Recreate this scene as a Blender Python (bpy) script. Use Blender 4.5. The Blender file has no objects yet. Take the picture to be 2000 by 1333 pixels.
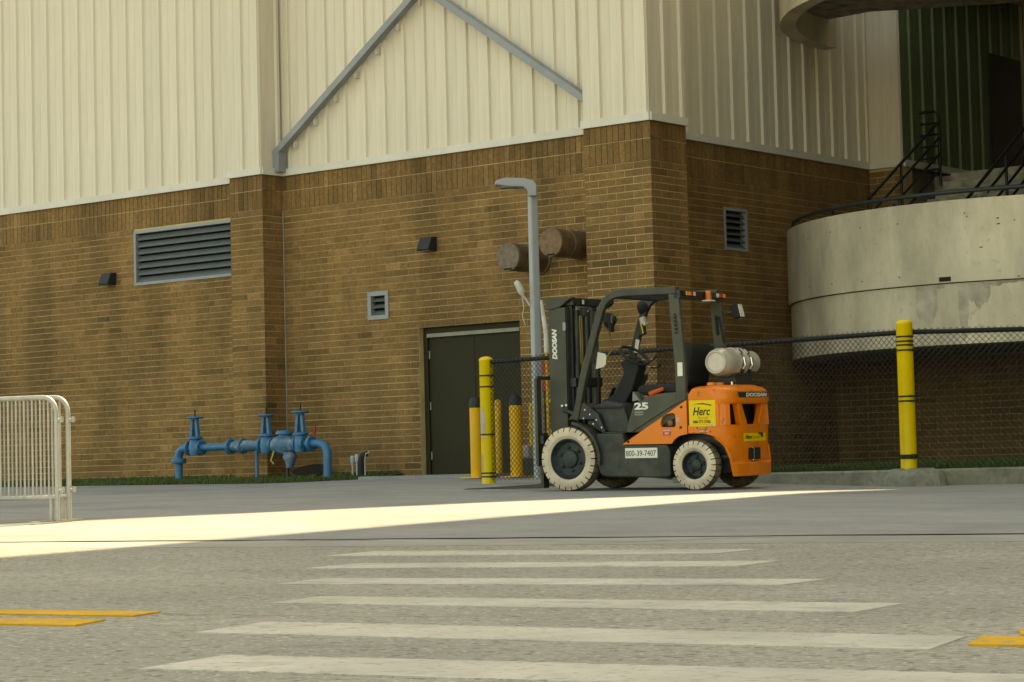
import bpy, math, random
from mathutils import Vector, Matrix
rnd = random.Random(11)
S = bpy.context.scene
COL = S.collection

# ------------------------------------------------------------------ camera
YAW, PITCH, ROLL = 0.678314, 0.0558693, -0.0251458
CAM = Vector((18.4056, -25.9795, 0.0390))
fw = Vector((-math.sin(YAW)*math.cos(PITCH), math.cos(YAW)*math.cos(PITCH), math.sin(PITCH)))
r0 = Vector((math.cos(YAW), math.sin(YAW), 0)); u0 = r0.cross(fw)
rr = r0*math.cos(ROLL) + u0*math.sin(ROLL); uu = u0*math.cos(ROLL) - r0*math.sin(ROLL)
cd = bpy.data.cameras.new('camera'); cam = bpy.data.objects.new('camera', cd); COL.objects.link(cam)
cd.sensor_width = 36; cd.lens = 4538.0/2000*36; cd.clip_start = .1; cd.clip_end = 600
m = Matrix.Identity(4)
for i in range(3): m[i][0], m[i][1], m[i][2], m[i][3] = rr[i], uu[i], -fw[i], CAM[i]
cam.matrix_world = m; S.camera = cam
# ------------------------------------------------------------------ sky, sun, exposure
SUN_EL, SUN_T = math.radians(52), Vector((.034, -1, 0))       # the sun stands behind the arena
w = bpy.data.worlds.new('World'); S.world = w; w.use_nodes = True
nt = w.node_tree; bg = nt.nodes['Background']; sk = nt.nodes.new('ShaderNodeTexSky')
sk.sky_type = 'NISHITA'; sk.sun_disc = False; sk.sun_elevation = SUN_EL
sk.sun_rotation = math.atan2(-SUN_T.x, -SUN_T.y); sk.dust_density = 2.0; sk.air_density = 1.0
nt.links.new(sk.outputs[0], bg.inputs[0]); bg.inputs[1].default_value = .15
sl = bpy.data.lights.new('sun', 'SUN'); sl.energy = 3.3; sl.angle = math.radians(.35); sl.color = (1, .98, .96)
so = bpy.data.objects.new('sun', sl); COL.objects.link(so)
tv = Vector((SUN_T.x, SUN_T.y, -math.tan(SUN_EL)*SUN_T.length))
so.rotation_euler = tv.to_track_quat('-Z', 'Y').to_euler(); so.location = (0, 0, 60)
vs = S.view_settings; vs.view_transform = 'Standard'; vs.look = 'None'; vs.gamma = 1; vs.use_curve_mapping = False
vs.exposure = 1.97
vs.use_white_balance = True; vs.white_balance_temperature = 13500; vs.white_balance_tint = 2
S.render.engine = 'CYCLES'

# ------------------------------------------------------------------ helpers
class MB:
    def __init__(s): s.v = []; s.f = []; s.mi = []; s.cur = 0; s.tone = []; s.t = 0.5
    def add(s, vs_, fs):
        o = len(s.v); s.v += [tuple(q) for q in vs_]; s.tone += [s.t]*len(vs_)
        for f in fs: s.f.append([o+i for i in f]); s.mi.append(s.cur)
    def hexa(s, p): s.add(p, [(0,3,2,1),(4,5,6,7),(0,1,5,4),(1,2,6,5),(2,3,7,6),(3,0,4,7)])   # 4 bottom ccw, 4 top
    def box(s, a, b, c0, d, e, f_): s.hexa([(a,c0,e),(b,c0,e),(b,d,e),(a,d,e),(a,c0,f_),(b,c0,f_),(b,d,f_),(a,d,f_)])
    def obox(s, c, ex, ey, ez):
        c, ex, ey, ez = Vector(c), Vector(ex), Vector(ey), Vector(ez)
        s.hexa([c-ex-ey-ez, c+ex-ey-ez, c+ex+ey-ez, c-ex+ey-ez, c-ex-ey+ez, c+ex-ey+ez, c+ex+ey+ez, c-ex+ey+ez])
    def bar(s, a, b, wd, ht, up=(0, 0, 1)):
        a, b = Vector(a), Vector(b); d = (b-a); n = d.normalized(); x = n.cross(Vector(up))
        if x.length < 1e-4: x = n.cross(Vector((1, 0, 0)))
        x.normalize(); z = x.cross(n)
        s.obox((a+b)/2, d/2, x*wd/2, z*ht/2)
    def prism(s, poly, ax, lo, hi):      # poly in the two other axes (u,w); ax = 1: extrude along y
        n = len(poly)
        def P(q, t): return {1: (q[0], t, q[1]), 0: (t, q[0], q[1]), 2: (q[0], q[1], t)}[ax]
        s.add([P(q, lo) for q in poly]+[P(q, hi) for q in poly],
              [list(range(n)), list(range(2*n-1, n-1, -1))]+[(i, (i+1) % n, n+(i+1) % n, n+i) for i in range(n)])
    def tube(s, pts, rad, n=8, closed=False, caps=True):
        pts = [Vector(q) for q in pts]; m_ = len(pts); rads = rad if isinstance(rad, (list, tuple)) else [rad]*m_
        prev = None; rings = []
        for i, q in enumerate(pts):
            if closed: d = pts[(i+1) % m_]-pts[i-1]
            else: d = pts[min(i+1, m_-1)]-pts[max(i-1, 0)]
            d.normalize()
            if prev is None:
                x = d.cross(Vector((0, 0, 1)))
                if x.length < 1e-3: x = d.cross(Vector((1, 0, 0)))
            else: x = prev - d*prev.dot(d)
            x.normalize(); prev = x; y = d.cross(x)
            rings.append([q+(x*math.cos(2*math.pi*k/n)+y*math.sin(2*math.pi*k/n))*rads[i] for k in range(n)])
        fs = []; L = m_ if closed else m_-1
        for i in range(L):
            a, b = i*n, ((i+1) % m_)*n
            for k in range(n): fs.append((a+k, a+(k+1) % n, b+(k+1) % n, b+k))
        if caps and not closed: fs += [list(range(n-1, -1, -1)), [(m_-1)*n+k for k in range(n)]]
        s.add([q for r in rings for q in r], fs)
    def lathe(s, prof, c, ax, n=32, caps=True):    # prof: (radius, along axis)
        c, ax = Vector(c), Vector(ax).normalized(); x = ax.cross(Vector((0, 0, 1)))
        if x.length < 1e-3: x = Vector((1, 0, 0))
        x.normalize(); y = ax.cross(x)
        vs_ = [c+ax*h+(x*math.cos(2*math.pi*k/n)+y*math.sin(2*math.pi*k/n))*r for r, h in prof for k in range(n)]
        fs = [(i*n+k, i*n+(k+1) % n, (i+1)*n+(k+1) % n, (i+1)*n+k) for i in range(len(prof)-1) for k in range(n)]
        if caps: fs += [list(range(n-1, -1, -1)), [(len(prof)-1)*n+k for k in range(n)]]
        s.add(vs_, fs)
    def build(s, name, mat_, parent=None, smooth=None, bevel=0, tone=False):
        me = bpy.data.meshes.new(name); me.from_pydata(s.v, [], s.f); me.update()
        mats = mat_ if isinstance(mat_, (list, tuple)) else [mat_]
        for q in mats: me.materials.append(q)
        if len(mats) > 1: me.polygons.foreach_set('material_index', s.mi)
        import bmesh
        b = bmesh.new(); b.from_mesh(me); bmesh.ops.recalc_face_normals(b, faces=b.faces)
        if smooth is not None:
            for f in b.faces: f.smooth = True
            for e in b.edges: e.smooth = len(e.link_faces) == 2 and e.calc_face_angle(9) < math.radians(smooth)
        b.to_mesh(me); b.free()
        if tone:
            a = me.attributes.new('tone', 'FLOAT', 'POINT'); a.data.foreach_set('value', s.tone)
        o = bpy.data.objects.new(name, me); COL.objects.link(o)
        if parent: o.parent = parent
        if bevel:
            md = o.modifiers.new('bevel', 'BEVEL'); md.width = bevel; md.segments = 2; md.limit_method = 'ANGLE'; md.angle_limit = math.radians(35)
        return o
def tag(o, label=None, cat=None, group=None, kind=None):
    for k, v_ in (('label', label), ('category', cat), ('group', group), ('kind', kind)):
        if v_: o[k] = v_
    return o
def empty(name, loc=(0, 0, 0), rz=0, label=None, cat=None, group=None):
    o = bpy.data.objects.new(name, None); COL.objects.link(o); o.location = loc; o.rotation_euler = (0, 0, rz); o.empty_display_size = .2
    return tag(o, label, cat, group)
def copy_tree(o, parent=None):
    c = o.copy(); COL.objects.link(c); c.parent = parent
    for ch in o.children: copy_tree(ch, c)
    return c
def text(s_, name, size, org, ex, ey, mt, parent, shear=0, offset=0, width=None, spacing=1.0):
    cu = bpy.data.curves.new(name, 'FONT'); cu.body = s_; cu.size = size; cu.shear = shear; cu.offset = offset; cu.extrude = .0012
    cu.space_character = spacing; cu.resolution_u = 4
    t = bpy.data.objects.new('tmp', cu); COL.objects.link(t)
    me = bpy.data.meshes.new_from_object(t.evaluated_get(bpy.context.evaluated_depsgraph_get()))
    bpy.data.objects.remove(t); bpy.data.curves.remove(cu)
    xs = [v_.co.x for v_ in me.vertices]; sc = 1
    if width: sc = width/(max(xs)-min(xs))
    x0 = min(xs); ex, ey = Vector(ex), Vector(ey); ez = ex.cross(ey)
    for v_ in me.vertices: c = v_.co.copy(); v_.co = Vector(org)+ex*((c.x-x0)*sc)+ey*c.y+ez*c.z
    me.materials.clear(); me.materials.append(mt)
    o = bpy.data.objects.new(name, me); COL.objects.link(o); o.parent = parent
    return o

def mat(name, col, rough=.6, metal=0, var=.12, scale=6, bump=0, bscale=60, spec=.4, col2=None, thresh=None, coat=0, stretch=None):
    mt = bpy.data.materials.new(name); mt.use_nodes = True; n = mt.node_tree; b = n.nodes['Principled BSDF']
    b.inputs['Roughness'].default_value = rough; b.inputs['Metallic'].default_value = metal
    b.inputs['Specular IOR Level'].default_value = spec
    if coat: b.inputs['Coat Weight'].default_value = coat; b.inputs['Coat Roughness'].default_value = .2
    tc = n.nodes.new('ShaderNodeTexCoord'); src = tc.outputs['Object']
    if stretch:
        mp = n.nodes.new('ShaderNodeMapping'); mp.inputs['Scale'].default_value = stretch; n.links.new(src, mp.inputs[0]); src = mp.outputs[0]
    no = n.nodes.new('ShaderNodeTexNoise'); no.inputs['Scale'].default_value = scale; no.inputs['Detail'].default_value = 6; no.inputs['Roughness'].default_value = .65
    n.links.new(src, no.inputs['Vector'])
    rp = n.nodes.new('ShaderNodeValToRGB')
    c2 = col2 if col2 else tuple(c*(1-var*1.6) for c in col); c1 = col if col2 else tuple(min(1, c*(1+var)) for c in col)
    lo, hi = thresh if thresh else (.35, .68)
    rp.color_ramp.elements[0].position = lo; rp.color_ramp.elements[1].position = hi
    rp.color_ramp.elements[0].color = (*c2, 1); rp.color_ramp.elements[1].color = (*c1, 1)
    n.links.new(no.outputs['Fac'], rp.inputs[0]); n.links.new(rp.outputs[0], b.inputs['Base Color'])
    if bump:
        n2 = n.nodes.new('ShaderNodeTexNoise'); n2.inputs['Scale'].default_value = bscale; n2.inputs['Detail'].default_value = 4
        n.links.new(src, n2.inputs['Vector'])
        bp = n.nodes.new('ShaderNodeBump'); bp.inputs['Strength'].default_value = bump; bp.inputs['Distance'].default_value = .01
        n.links.new(n2.outputs['Fac'], bp.inputs['Height']); n.links.new(bp.outputs[0], b.inputs['Normal'])
    mt['ramp'] = rp.name
    return mt
def speckle(mt, scale, dark, lo=.62, hi=.7, amt=.7):
    """mixes a second, finer grain into a material's colour"""
    n = mt.node_tree; b = n.nodes['Principled BSDF']; l = b.inputs['Base Color'].links[0]; old = l.from_socket
    tc = next(q for q in n.nodes if q.type == 'TEX_COORD')
    no = n.nodes.new('ShaderNodeTexNoise'); no.inputs['Scale'].default_value = scale; no.inputs['Detail'].default_value = 3
    n.links.new(tc.outputs['Object'], no.inputs['Vector'])
    mr = n.nodes.new('ShaderNodeMapRange'); mr.inputs[1].default_value = lo; mr.inputs[2].default_value = hi; mr.inputs[4].default_value = amt
    n.links.new(no.outputs['Fac'], mr.inputs[0])
    mx = n.nodes.new('ShaderNodeMix'); mx.data_type = 'RGBA'; n.links.new(mr.outputs[0], mx.inputs[0]); n.links.new(old, mx.inputs[6]); mx.inputs[7].default_value = (*dark, 1)
    n.links.new(mx.outputs[2], b.inputs['Base Color']); return mt

M = {}
M['asphalt'] = speckle(speckle(speckle(mat('asphalt', (.292, .270, .220), .92, var=.12, scale=.7, bump=.8, bscale=70), 26, (.13, .12, .10), .55, .66, .6), 48, (.44, .41, .35), .58, .68, .6), 9, (.18, .17, .14), .64, .72, .5)
M['asphalt'] = speckle(speckle(M['asphalt'], .42, (.235, .22, .183), .50, .68, .7), 2.2, (.17, .16, .135), .64, .74, .55)
M['asphalt'] = speckle(speckle(M['asphalt'], 21, (.10, .092, .076), .57, .65, .65), 37, (.52, .48, .41), .59, .67, .65)
M['concrete_slab'] = speckle(mat('concrete_slab', (.255, .250, .235), .9, var=.10, scale=.9, bump=.25, bscale=60, stretch=(1, 2.2, 1)), 22, (.15, .15, .145), .60, .70, .6)
M['concrete_slab'] = speckle(speckle(M['concrete_slab'], .55, (.175, .172, .165), .50, .68, .75), 3.1, (.16, .155, .145), .62, .74, .6)
M['gutter'] = speckle(mat('gutter', (.29, .275, .24), .9, var=.12, scale=1.5, bump=.3, bscale=70), 40, (.2, .19, .17), .56, .7, .5)
M['soil'] = mat('soil', (.075, .07, .04), .95, var=.3, scale=5, bump=.6, bscale=30)
M['crack'] = mat('crack', (.075, .07, .06), .95)
M['joint'] = mat('joint', (.03, .028, .025), .95)
M['white_line'] = speckle(speckle(speckle(mat('white_line', (.46, .425, .36), .8, var=.14, scale=1.6, bump=.5, bscale=80), 30, (.27, .25, .21), .58, .66, .65), 3.5, (.29, .27, .225), .60, .72, .7), 11, (.25, .235, .195), .65, .70, .8)
M['yellow_line'] = speckle(speckle(mat('yellow_line', (.60, .31, .012), .8, var=.12, scale=3, bump=.3, bscale=90), 24, (.30, .22, .09), .56, .66, .7), 7, (.27, .235, .15), .64, .72, .75)
M['mortar'] = mat('mortar', (.52, .39, .19), .95, var=.18, scale=1.5)
def per_object(mt, amt):
    n = mt.node_tree; b = n.nodes['Principled BSDF']; old = b.inputs['Base Color'].links[0].from_socket
    oi = n.nodes.new('ShaderNodeObjectInfo'); mr = n.nodes.new('ShaderNodeMapRange'); mr.inputs[3].default_value = 1-amt; mr.inputs[4].default_value = 1+amt*.6; n.links.new(oi.outputs['Random'], mr.inputs[0])
    vm = n.nodes.new('ShaderNodeVectorMath'); vm.operation = 'SCALE'; n.links.new(old, vm.inputs[0]); n.links.new(mr.outputs[0], vm.inputs['Scale']); n.links.new(vm.outputs[0], b.inputs['Base Color']); return mt
M['mortar_dark'] = mat('mortar_dark', (.10, .068, .028), .95, var=.3, scale=3)
M['siding'] = per_object(mat('siding', (.67, .585, .46), .5, var=.055, scale=2.2, stretch=(4, 4, .22), spec=.35), .035)
M['siding_dark'] = mat('siding_dark', (.125, .155, .072), .55, var=.1, scale=.8, stretch=(3, 3, .25), spec=.3)  # far darker tone than the cream siding, for the stair recess wall
M['flashing'] = mat('flashing', (.62, .58, .50), .5, var=.05, scale=2)
M['steel_grey'] = mat('steel_grey', (.25, .265, .275), .5, var=.08, scale=3)
M['louver'] = mat('louver', (.105, .125, .125), .5, var=.08, scale=4)
M['louver_dark'] = mat('louver_dark', (.012, .013, .013), .9)
M['concrete_wall'] = speckle(mat('concrete_wall', (.61, .53, .39), .9, var=.18, scale=1.3, bump=.25, bscale=25, stretch=(1, 1, .45)), 9, (.36, .32, .25), .62, .72, .4)
M['stain'] = mat('stain', (.39, .34, .255), .95, var=.22, scale=5)
M['stain_light'] = mat('stain_light', (.45, .405, .315), .95, var=.18, scale=4)
M['stain_dark'] = mat('stain_dark', (.12, .10, .075), .95)
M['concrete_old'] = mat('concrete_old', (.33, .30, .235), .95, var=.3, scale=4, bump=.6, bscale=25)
M['kerb'] = speckle(mat('kerb', (.25, .24, .19), .95, var=.25, scale=3, bump=.6, bscale=25), 11, (.12, .12, .08), .55, .7, .6)
M['door'] = mat('door', (.028, .025, .012), .6, spec=.15, var=.06, scale=2, bump=.05, bscale=200)
M['door_trim'] = mat('door_trim', (.23, .22, .17), .5)
M['black_metal'] = mat('black_metal', (.012, .014, .013), .45, var=.2, scale=8)
M['rail_paint'] = mat('rail_paint', (.022, .028, .028), .5, col2=(.25, .25, .23), thresh=(.30, .36), scale=9)
M['wire'] = mat('wire', (.006, .007, .006), .6)
M['yellow_post'] = speckle(mat('yellow_post', (.72, .49, .012), .36, var=.08, scale=2, spec=.45), 8, (.42, .29, .03), .64, .72, .6)
M['yellow_bollard'] = mat('yellow_bollard', (.72, .36, .012), .45, var=.06, scale=3)
M['yellow_pipe'] = mat('yellow_pipe', (.58, .33, .015), .5, var=.2, scale=12)
M['cap_black'] = mat('cap_black', (.014, .016, .017), .6)
M['grey_patch'] = mat('grey_patch', (.36, .36, .36), .7)
M['pole'] = mat('pole', (.30, .315, .33), .42, var=.05, scale=2)
M['pole_light'] = mat('pole_light', (.55, .53, .48), .5)
M['blue'] = mat('blue', (.009, .122, .26), .42, var=.15, scale=9, col2=(.02, .155, .27), thresh=(.3, .6))
M['blue_worn'] = mat('blue_worn', (.03, .12, .21), .55, col2=(.22, .25, .27), thresh=(.36, .52), scale=7)
M['rust_red'] = mat('rust_red', (.30, .02, .015), .6)
M['hood_a'] = mat('hood_a', (.20, .105, .055), .6, var=.25, scale=14)
M['hood_b'] = mat('hood_b', (.17, .125, .085), .6, var=.25, scale=14)
M['hood_side'] = mat('hood_side', (.14, .085, .045), .6, var=.3, scale=7)
M['galv'] = mat('galv', (.38, .37, .33), .45, metal=.3, var=.10, scale=7)
M['galv_white'] = mat('galv_white', (.72, .70, .64), .5, var=.06, scale=5)
M['grass'] = mat('grass', (.075, .125, .022), .8, var=.5, scale=2.2, col2=(.045, .065, .015), thresh=(.3, .7))
# forklift
M['orange'] = mat('orange', (.78, .175, .006), .38, var=.05, scale=3, spec=.5, coat=.15)
M['orange_worn'] = speckle(speckle(mat('orange_worn', (.77, .172, .007), .42, var=.08, scale=4, coat=.1, bump=.08, bscale=12), 9, (.22, .09, .03), .64, .69, .8), 3, (.58, .14, .012), .5, .7, .5)
M['charcoal'] = speckle(mat('charcoal', (.060, .063, .041), .55, var=.12, scale=5, bump=.12, bscale=180), 6, (.10, .09, .06), .58, .72, .5)
M['frame_black'] = mat('frame_black', (.022, .026, .021), .55, col2=(.055, .052, .036), thresh=(.36, .56), scale=5, bump=.1, bscale=90)
M['mast_green'] = mat('mast_green', (.042, .044, .030), .5, var=.15, scale=5)
M['dark_steel'] = mat('dark_steel', (.016, .020, .019), .4, var=.2, scale=8)
M['tyre'] = speckle(mat('tyre', (.60, .49, .36), .85, var=.16, scale=4, bump=.3, bscale=35), 9, (.30, .23, .15), .56, .72, .6)
M['tread'] = mat('tread', (.15, .125, .075), .95, var=.35, scale=8, bump=.5, bscale=40)
M['rim'] = mat('rim', (.022, .034, .034), .55, var=.3, scale=12)
M['rubber'] = mat('rubber', (.014, .015, .015), .75)
M['tank'] = mat('tank', (.47, .44, .38), .38, metal=.25, var=.12, scale=4)
M['tank_white'] = mat('tank_white', (.60, .55, .45), .5, var=.08, scale=6)
M['chrome'] = mat('chrome', (.62, .62, .6), .22, metal=1, var=.05)
M['sticker_yellow'] = mat('sticker_yellow', (.75, .52, .01), .45, var=.05, scale=5)
M['sticker_white'] = mat('sticker_white', (.70, .66, .56), .5, var=.05, scale=8)
M['sticker_red'] = mat('sticker_red', (.62, .06, .03), .5)
M['ink'] = mat('ink', (.03, .028, .022), .6)
M['ink_orange'] = mat('ink_orange', (.55, .25, .01), .6)
M['print_white'] = mat('print_white', (.68, .66, .58), .5)
M['badge_black'] = mat('badge_black', (.015, .018, .02), .4)
M['badge_grey'] = mat('badge_grey', (.22, .22, .19), .5)
M['lens_red'] = mat('lens_red', (.55, .015, .01), .2, spec=.6)
M['lens_amber'] = mat('lens_amber', (.80, .24, .01), .2, spec=.6)
M['lens_clear'] = mat('lens_clear', (.65, .62, .55), .15, spec=.6)
M['beacon'] = mat('beacon', (.70, .14, .01), .2, spec=.6)
M['strap'] = mat('strap', (.68, .10, .015), .8)
M['fuel_dark'] = mat('fuel_dark', (.01, .01, .009), .8)
M['brass'] = mat('brass', (.26, .19, .07), .4, metal=.5)
M['sign_red'] = mat('sign_red', (.58, .06, .035), .5)
M['box_green'] = mat('box_green', (.05, .06, .04), .7, var=.2)
M['primer'] = mat('primer', (.50, .42, .35), .8, var=.2, scale=20)

# the brick: each brick carries its own tone
def brick_material():
    mt = bpy.data.materials.new('brick'); mt.use_nodes = True; n = mt.node_tree; b = n.nodes['Principled BSDF']
    b.inputs['Roughness'].default_value = .88; b.inputs['Specular IOR Level'].default_value = .25
    at = n.nodes.new('ShaderNodeAttribute'); at.attribute_name = 'tone'
    rp = n.nodes.new('ShaderNodeValToRGB'); cr = rp.color_ramp
    cr.elements[0].position = 0; cr.elements[0].color = (.135, .078, .030, 1); cr.elements[1].position = 1; cr.elements[1].color = (.30, .165, .068, 1)
    for ps, c in ((.25, (.195, .108, .040)), (.5, (.228, .124, .047)), (.75, (.248, .136, .053))):
        e = cr.elements.new(ps); e.color = (*c, 1)
    n.links.new(at.outputs['Fac'], rp.inputs[0])
    geo = n.nodes.new('ShaderNodeNewGeometry')
    n1 = n.nodes.new('ShaderNodeTexNoise'); n1.inputs['Scale'].default_value = 26; n1.inputs['Detail'].default_value = 5
    n2 = n.nodes.new('ShaderNodeTexNoise'); n2.inputs['Scale'].default_value = .9; n2.inputs['Detail'].default_value = 4
    n.links.new(geo.outputs['Position'], n1.inputs['Vector']); n.links.new(geo.outputs['Position'], n2.inputs['Vector'])
    m1 = n.nodes.new('ShaderNodeMapRange'); m1.inputs[1].default_value = .3; m1.inputs[2].default_value = .7; m1.inputs[3].default_value = .72; m1.inputs[4].default_value = 1.2
    m2 = n.nodes.new('ShaderNodeMapRange'); m2.inputs[1].default_value = .35; m2.inputs[2].default_value = .65; m2.inputs[3].default_value = .86; m2.inputs[4].default_value = 1.1
    n.links.new(n1.outputs['Fac'], m1.inputs[0]); n.links.new(n2.outputs['Fac'], m2.inputs[0])
    mu = n.nodes.new('ShaderNodeMath'); mu.operation = 'MULTIPLY'; n.links.new(m1.outputs[0], mu.inputs[0]); n.links.new(m2.outputs[0], mu.inputs[1])
    mp = n.nodes.new('ShaderNodeMapping'); mp.inputs['Scale'].default_value = (1.3, 1.3, .28); n.links.new(geo.outputs['Position'], mp.inputs[0])
    n3 = n.nodes.new('ShaderNodeTexNoise'); n3.inputs['Scale'].default_value = 1.1; n3.inputs['Detail'].default_value = 7; n.links.new(mp.outputs[0], n3.inputs['Vector'])
    m3 = n.nodes.new('ShaderNodeMapRange'); m3.inputs[1].default_value = .38; m3.inputs[2].default_value = .58; m3.inputs[3].default_value = .74; m3.inputs[4].default_value = 1.05; n.links.new(n3.outputs['Fac'], m3.inputs[0])
    mu3 = n.nodes.new('ShaderNodeMath'); mu3.operation = 'MULTIPLY'; n.links.new(mu.outputs[0], mu3.inputs[0]); n.links.new(m3.outputs[0], mu3.inputs[1]); mu = mu3
    vm = n.nodes.new('ShaderNodeVectorMath'); vm.operation = 'SCALE'; n.links.new(rp.outputs[0], vm.inputs[0]); n.links.new(mu.outputs[0], vm.inputs['Scale'])
    n.links.new(vm.outputs[0], b.inputs['Base Color'])
    bp = n.nodes.new('ShaderNodeBump'); bp.inputs['Strength'].default_value = .35; bp.inputs['Distance'].default_value = .006
    n.links.new(n1.outputs['Fac'], bp.inputs['Height']); n.links.new(bp.outputs[0], b.inputs['Normal'])
    return mt
M['brick'] = brick_material()

# ------------------------------------------------------------------ terrain: the ground climbs gently from the road to the arena
GK = [(-300, -.9), (-60, -.6), (0, -.52), (7, -.485), (13, -.44), (19.5, -.30), (24.5, -.19), (30, -.10), (36, .0), (42, .06), (80, .1), (400, .1)]
fh, rh = Vector((-math.sin(YAW), math.cos(YAW))), Vector((math.cos(YAW), math.sin(YAW)))
def ss(a, b, x): t = max(0, min(1, (x-a)/(b-a))); return t*t*(3-2*t)
def gz(x, y):
    d = Vector((x-CAM.x, y-CAM.y)); D, L = d.dot(fh), d.dot(rh)
    for (a, za), (b, zb) in zip(GK, GK[1:]):
        if D <= b: z = za+(zb-za)*(D-a)/(b-a); break
    return z - .045*ss(2.2, 4.2, L)*ss(20, 24, D) - .04*ss(-1.5, -4, L)*ss(26, 32, D)*(1-ss(38, 44, D))
def LDw(L, D): return (CAM.x+rh.x*L+fh.x*D, CAM.y+rh.y*L+fh.y*D)
JA = math.radians(20.5); jd = Vector((math.cos(JA), math.sin(JA))); jn = Vector((-jd.y, jd.x)); J0 = Vector((8.89, -14.27))
def sheet(name, t0, t1, mt, dz=0, fine=60):
    ss_ = sorted(set([-200, -120, -80, -50, -35] + [-26+i*.30 for i in range(150)] + [25, 35, 50, 80, 120, 200]))
    ts = [t0]; 
    while ts[-1] < t1:
        st = .5 if -16 < ts[-1] < 26 else (4 if abs(ts[-1]) < 40 else 30)
        ts.append(min(t1, ts[-1]+st))
    vs_ = []
    for t in ts:
        for s_ in ss_:
            q = J0+jd*s_+jn*(t+((.018*math.sin(s_*2.3+t*50)+.012*math.sin(s_*7.1)+.012*math.sin(s_*17+1)) if abs(t) < .1 else 0)); vs_.append((q.x, q.y, gz(q.x, q.y)+dz))
    n = len(ss_); b = MB(); b.add(vs_, [(i*n+k, i*n+k+1, (i+1)*n+k+1, (i+1)*n+k) for i in range(len(ts)-1) for k in range(n-1)])
    return tag(b.build(name, mt, smooth=40), kind='structure')
sheet('ground', -200, 200, M['joint'], -.03)
sheet('road', -199, -.80, M['asphalt'])
sheet('gutter', -.795, -.045, M['gutter'], .001)
drive = sheet('driveway', .045, 190, M['concrete_slab'], .002)
def patch(name, quads, mt, dz=.0045):
    b = MB()
    for q in quads:
        n = 90; vs_ = []
        a, bq, c, d = [Vector(p) for p in q]      # near-left, far-left, far-right, near-right
        for i in range(n+1):
            sk_ = 1 if 0 < i < n else 0; ax_ = (bq-a).normalized()
            for p_, sg in ((a.lerp(d, i/n), -1), (bq.lerp(c, i/n), 1)):
              p_ = p_+ax_*sg*sk_*rnd.choice((rnd.uniform(-.006, .006), rnd.uniform(-.006, .006), rnd.uniform(-.022, .004)))
              vs_ += [(p_.x, p_.y, gz(p_.x, p_.y)+dz), (p_.x, p_.y, gz(p_.x, p_.y)-.01)]
        b.add(vs_, [f for i in range(n) for f in ((4*i, 4*i+4, 4*i+6, 4*i+2), (4*i+1, 4*i+5, 4*i+4, 4*i), (4*i+2, 4*i+6, 4*i+7, 4*i+3))]+[(0, 2, 3, 1), (4*n+1, 4*n+3, 4*n+2, 4*n)])
    return b.build(name, mt)
STR = [((9.05,-16.13),(9.03,-15.69),(11.23,-14.91),(11.25,-15.34)), ((9.88,-17.17),(9.80,-16.68),(12.07,-16.0),(12.12,-16.48)),
       ((10.80,-18.32),(10.68,-17.86),(13.14,-17.33),(13.17,-17.76)), ((11.77,-19.33),(11.67,-18.93),(14.22,-18.58),(14.27,-19.02)),
       ((12.64,-20.56),(12.52,-20.10),(15.10,-19.77),(15.22,-20.22)), ((13.50,-21.58),(13.40,-21.14),(16.05,-20.72),(16.15,-21.16))]
def crack(pts, wd):
    pts = [Vector(p) for p in pts]; b = MB(); vs_ = []; n = 14
    for k in range(n*(len(pts)-1)+1):
        i, t = divmod(k/n, 1); i = int(i); q = pts[-1] if i >= len(pts)-1 else pts[i].lerp(pts[i+1], t)
        d = (pts[-1]-pts[0]).normalized(); nn = Vector((-d.y, d.x)); q = q+nn*rnd.uniform(-.012, .012); w_ = wd*rnd.uniform(.25, 1)
        for sg in (-1, 1): r_ = q+nn*w_*sg/2; vs_.append((r_.x, r_.y, gz(r_.x, r_.y)+.0045))
    m_ = len(vs_)//2; b.add(vs_, [(2*i, 2*i+2, 2*i+3, 2*i+1) for i in range(m_-1)])
    tag(b.build('pavement_crack', M['crack']), kind='structure')
crack([(9.9, -14.62), (10.3, -14.1), (10.75, -13.72)], .03); crack([(7.55, -14.93), (8.15, -14.70)], .04); crack([(10.2, -12.9), (10.6, -12.72)], .025); crack([(3.3, -8.6), (3.9, -8.35), (4.2, -8.3)], .03)
crack([(11.6, -20.0), (12.7, -19.8), (13.3, -19.55)], .012); crack([(13.2, -20.1), (13.5, -19.85)], .012); crack([(14.0, -20.0), (14.25, -19.75)], .012)
ORD = ['farthest', 'second farthest', 'third farthest', 'third nearest', 'second nearest', 'nearest']
for q, w_ in zip(STR, ORD):
    tag(patch('crosswalk_stripe', [q], M['white_line']), 'worn white crosswalk bar painted on the road, %s of the six' % w_, 'road marking', 'crosswalk bars')

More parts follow.
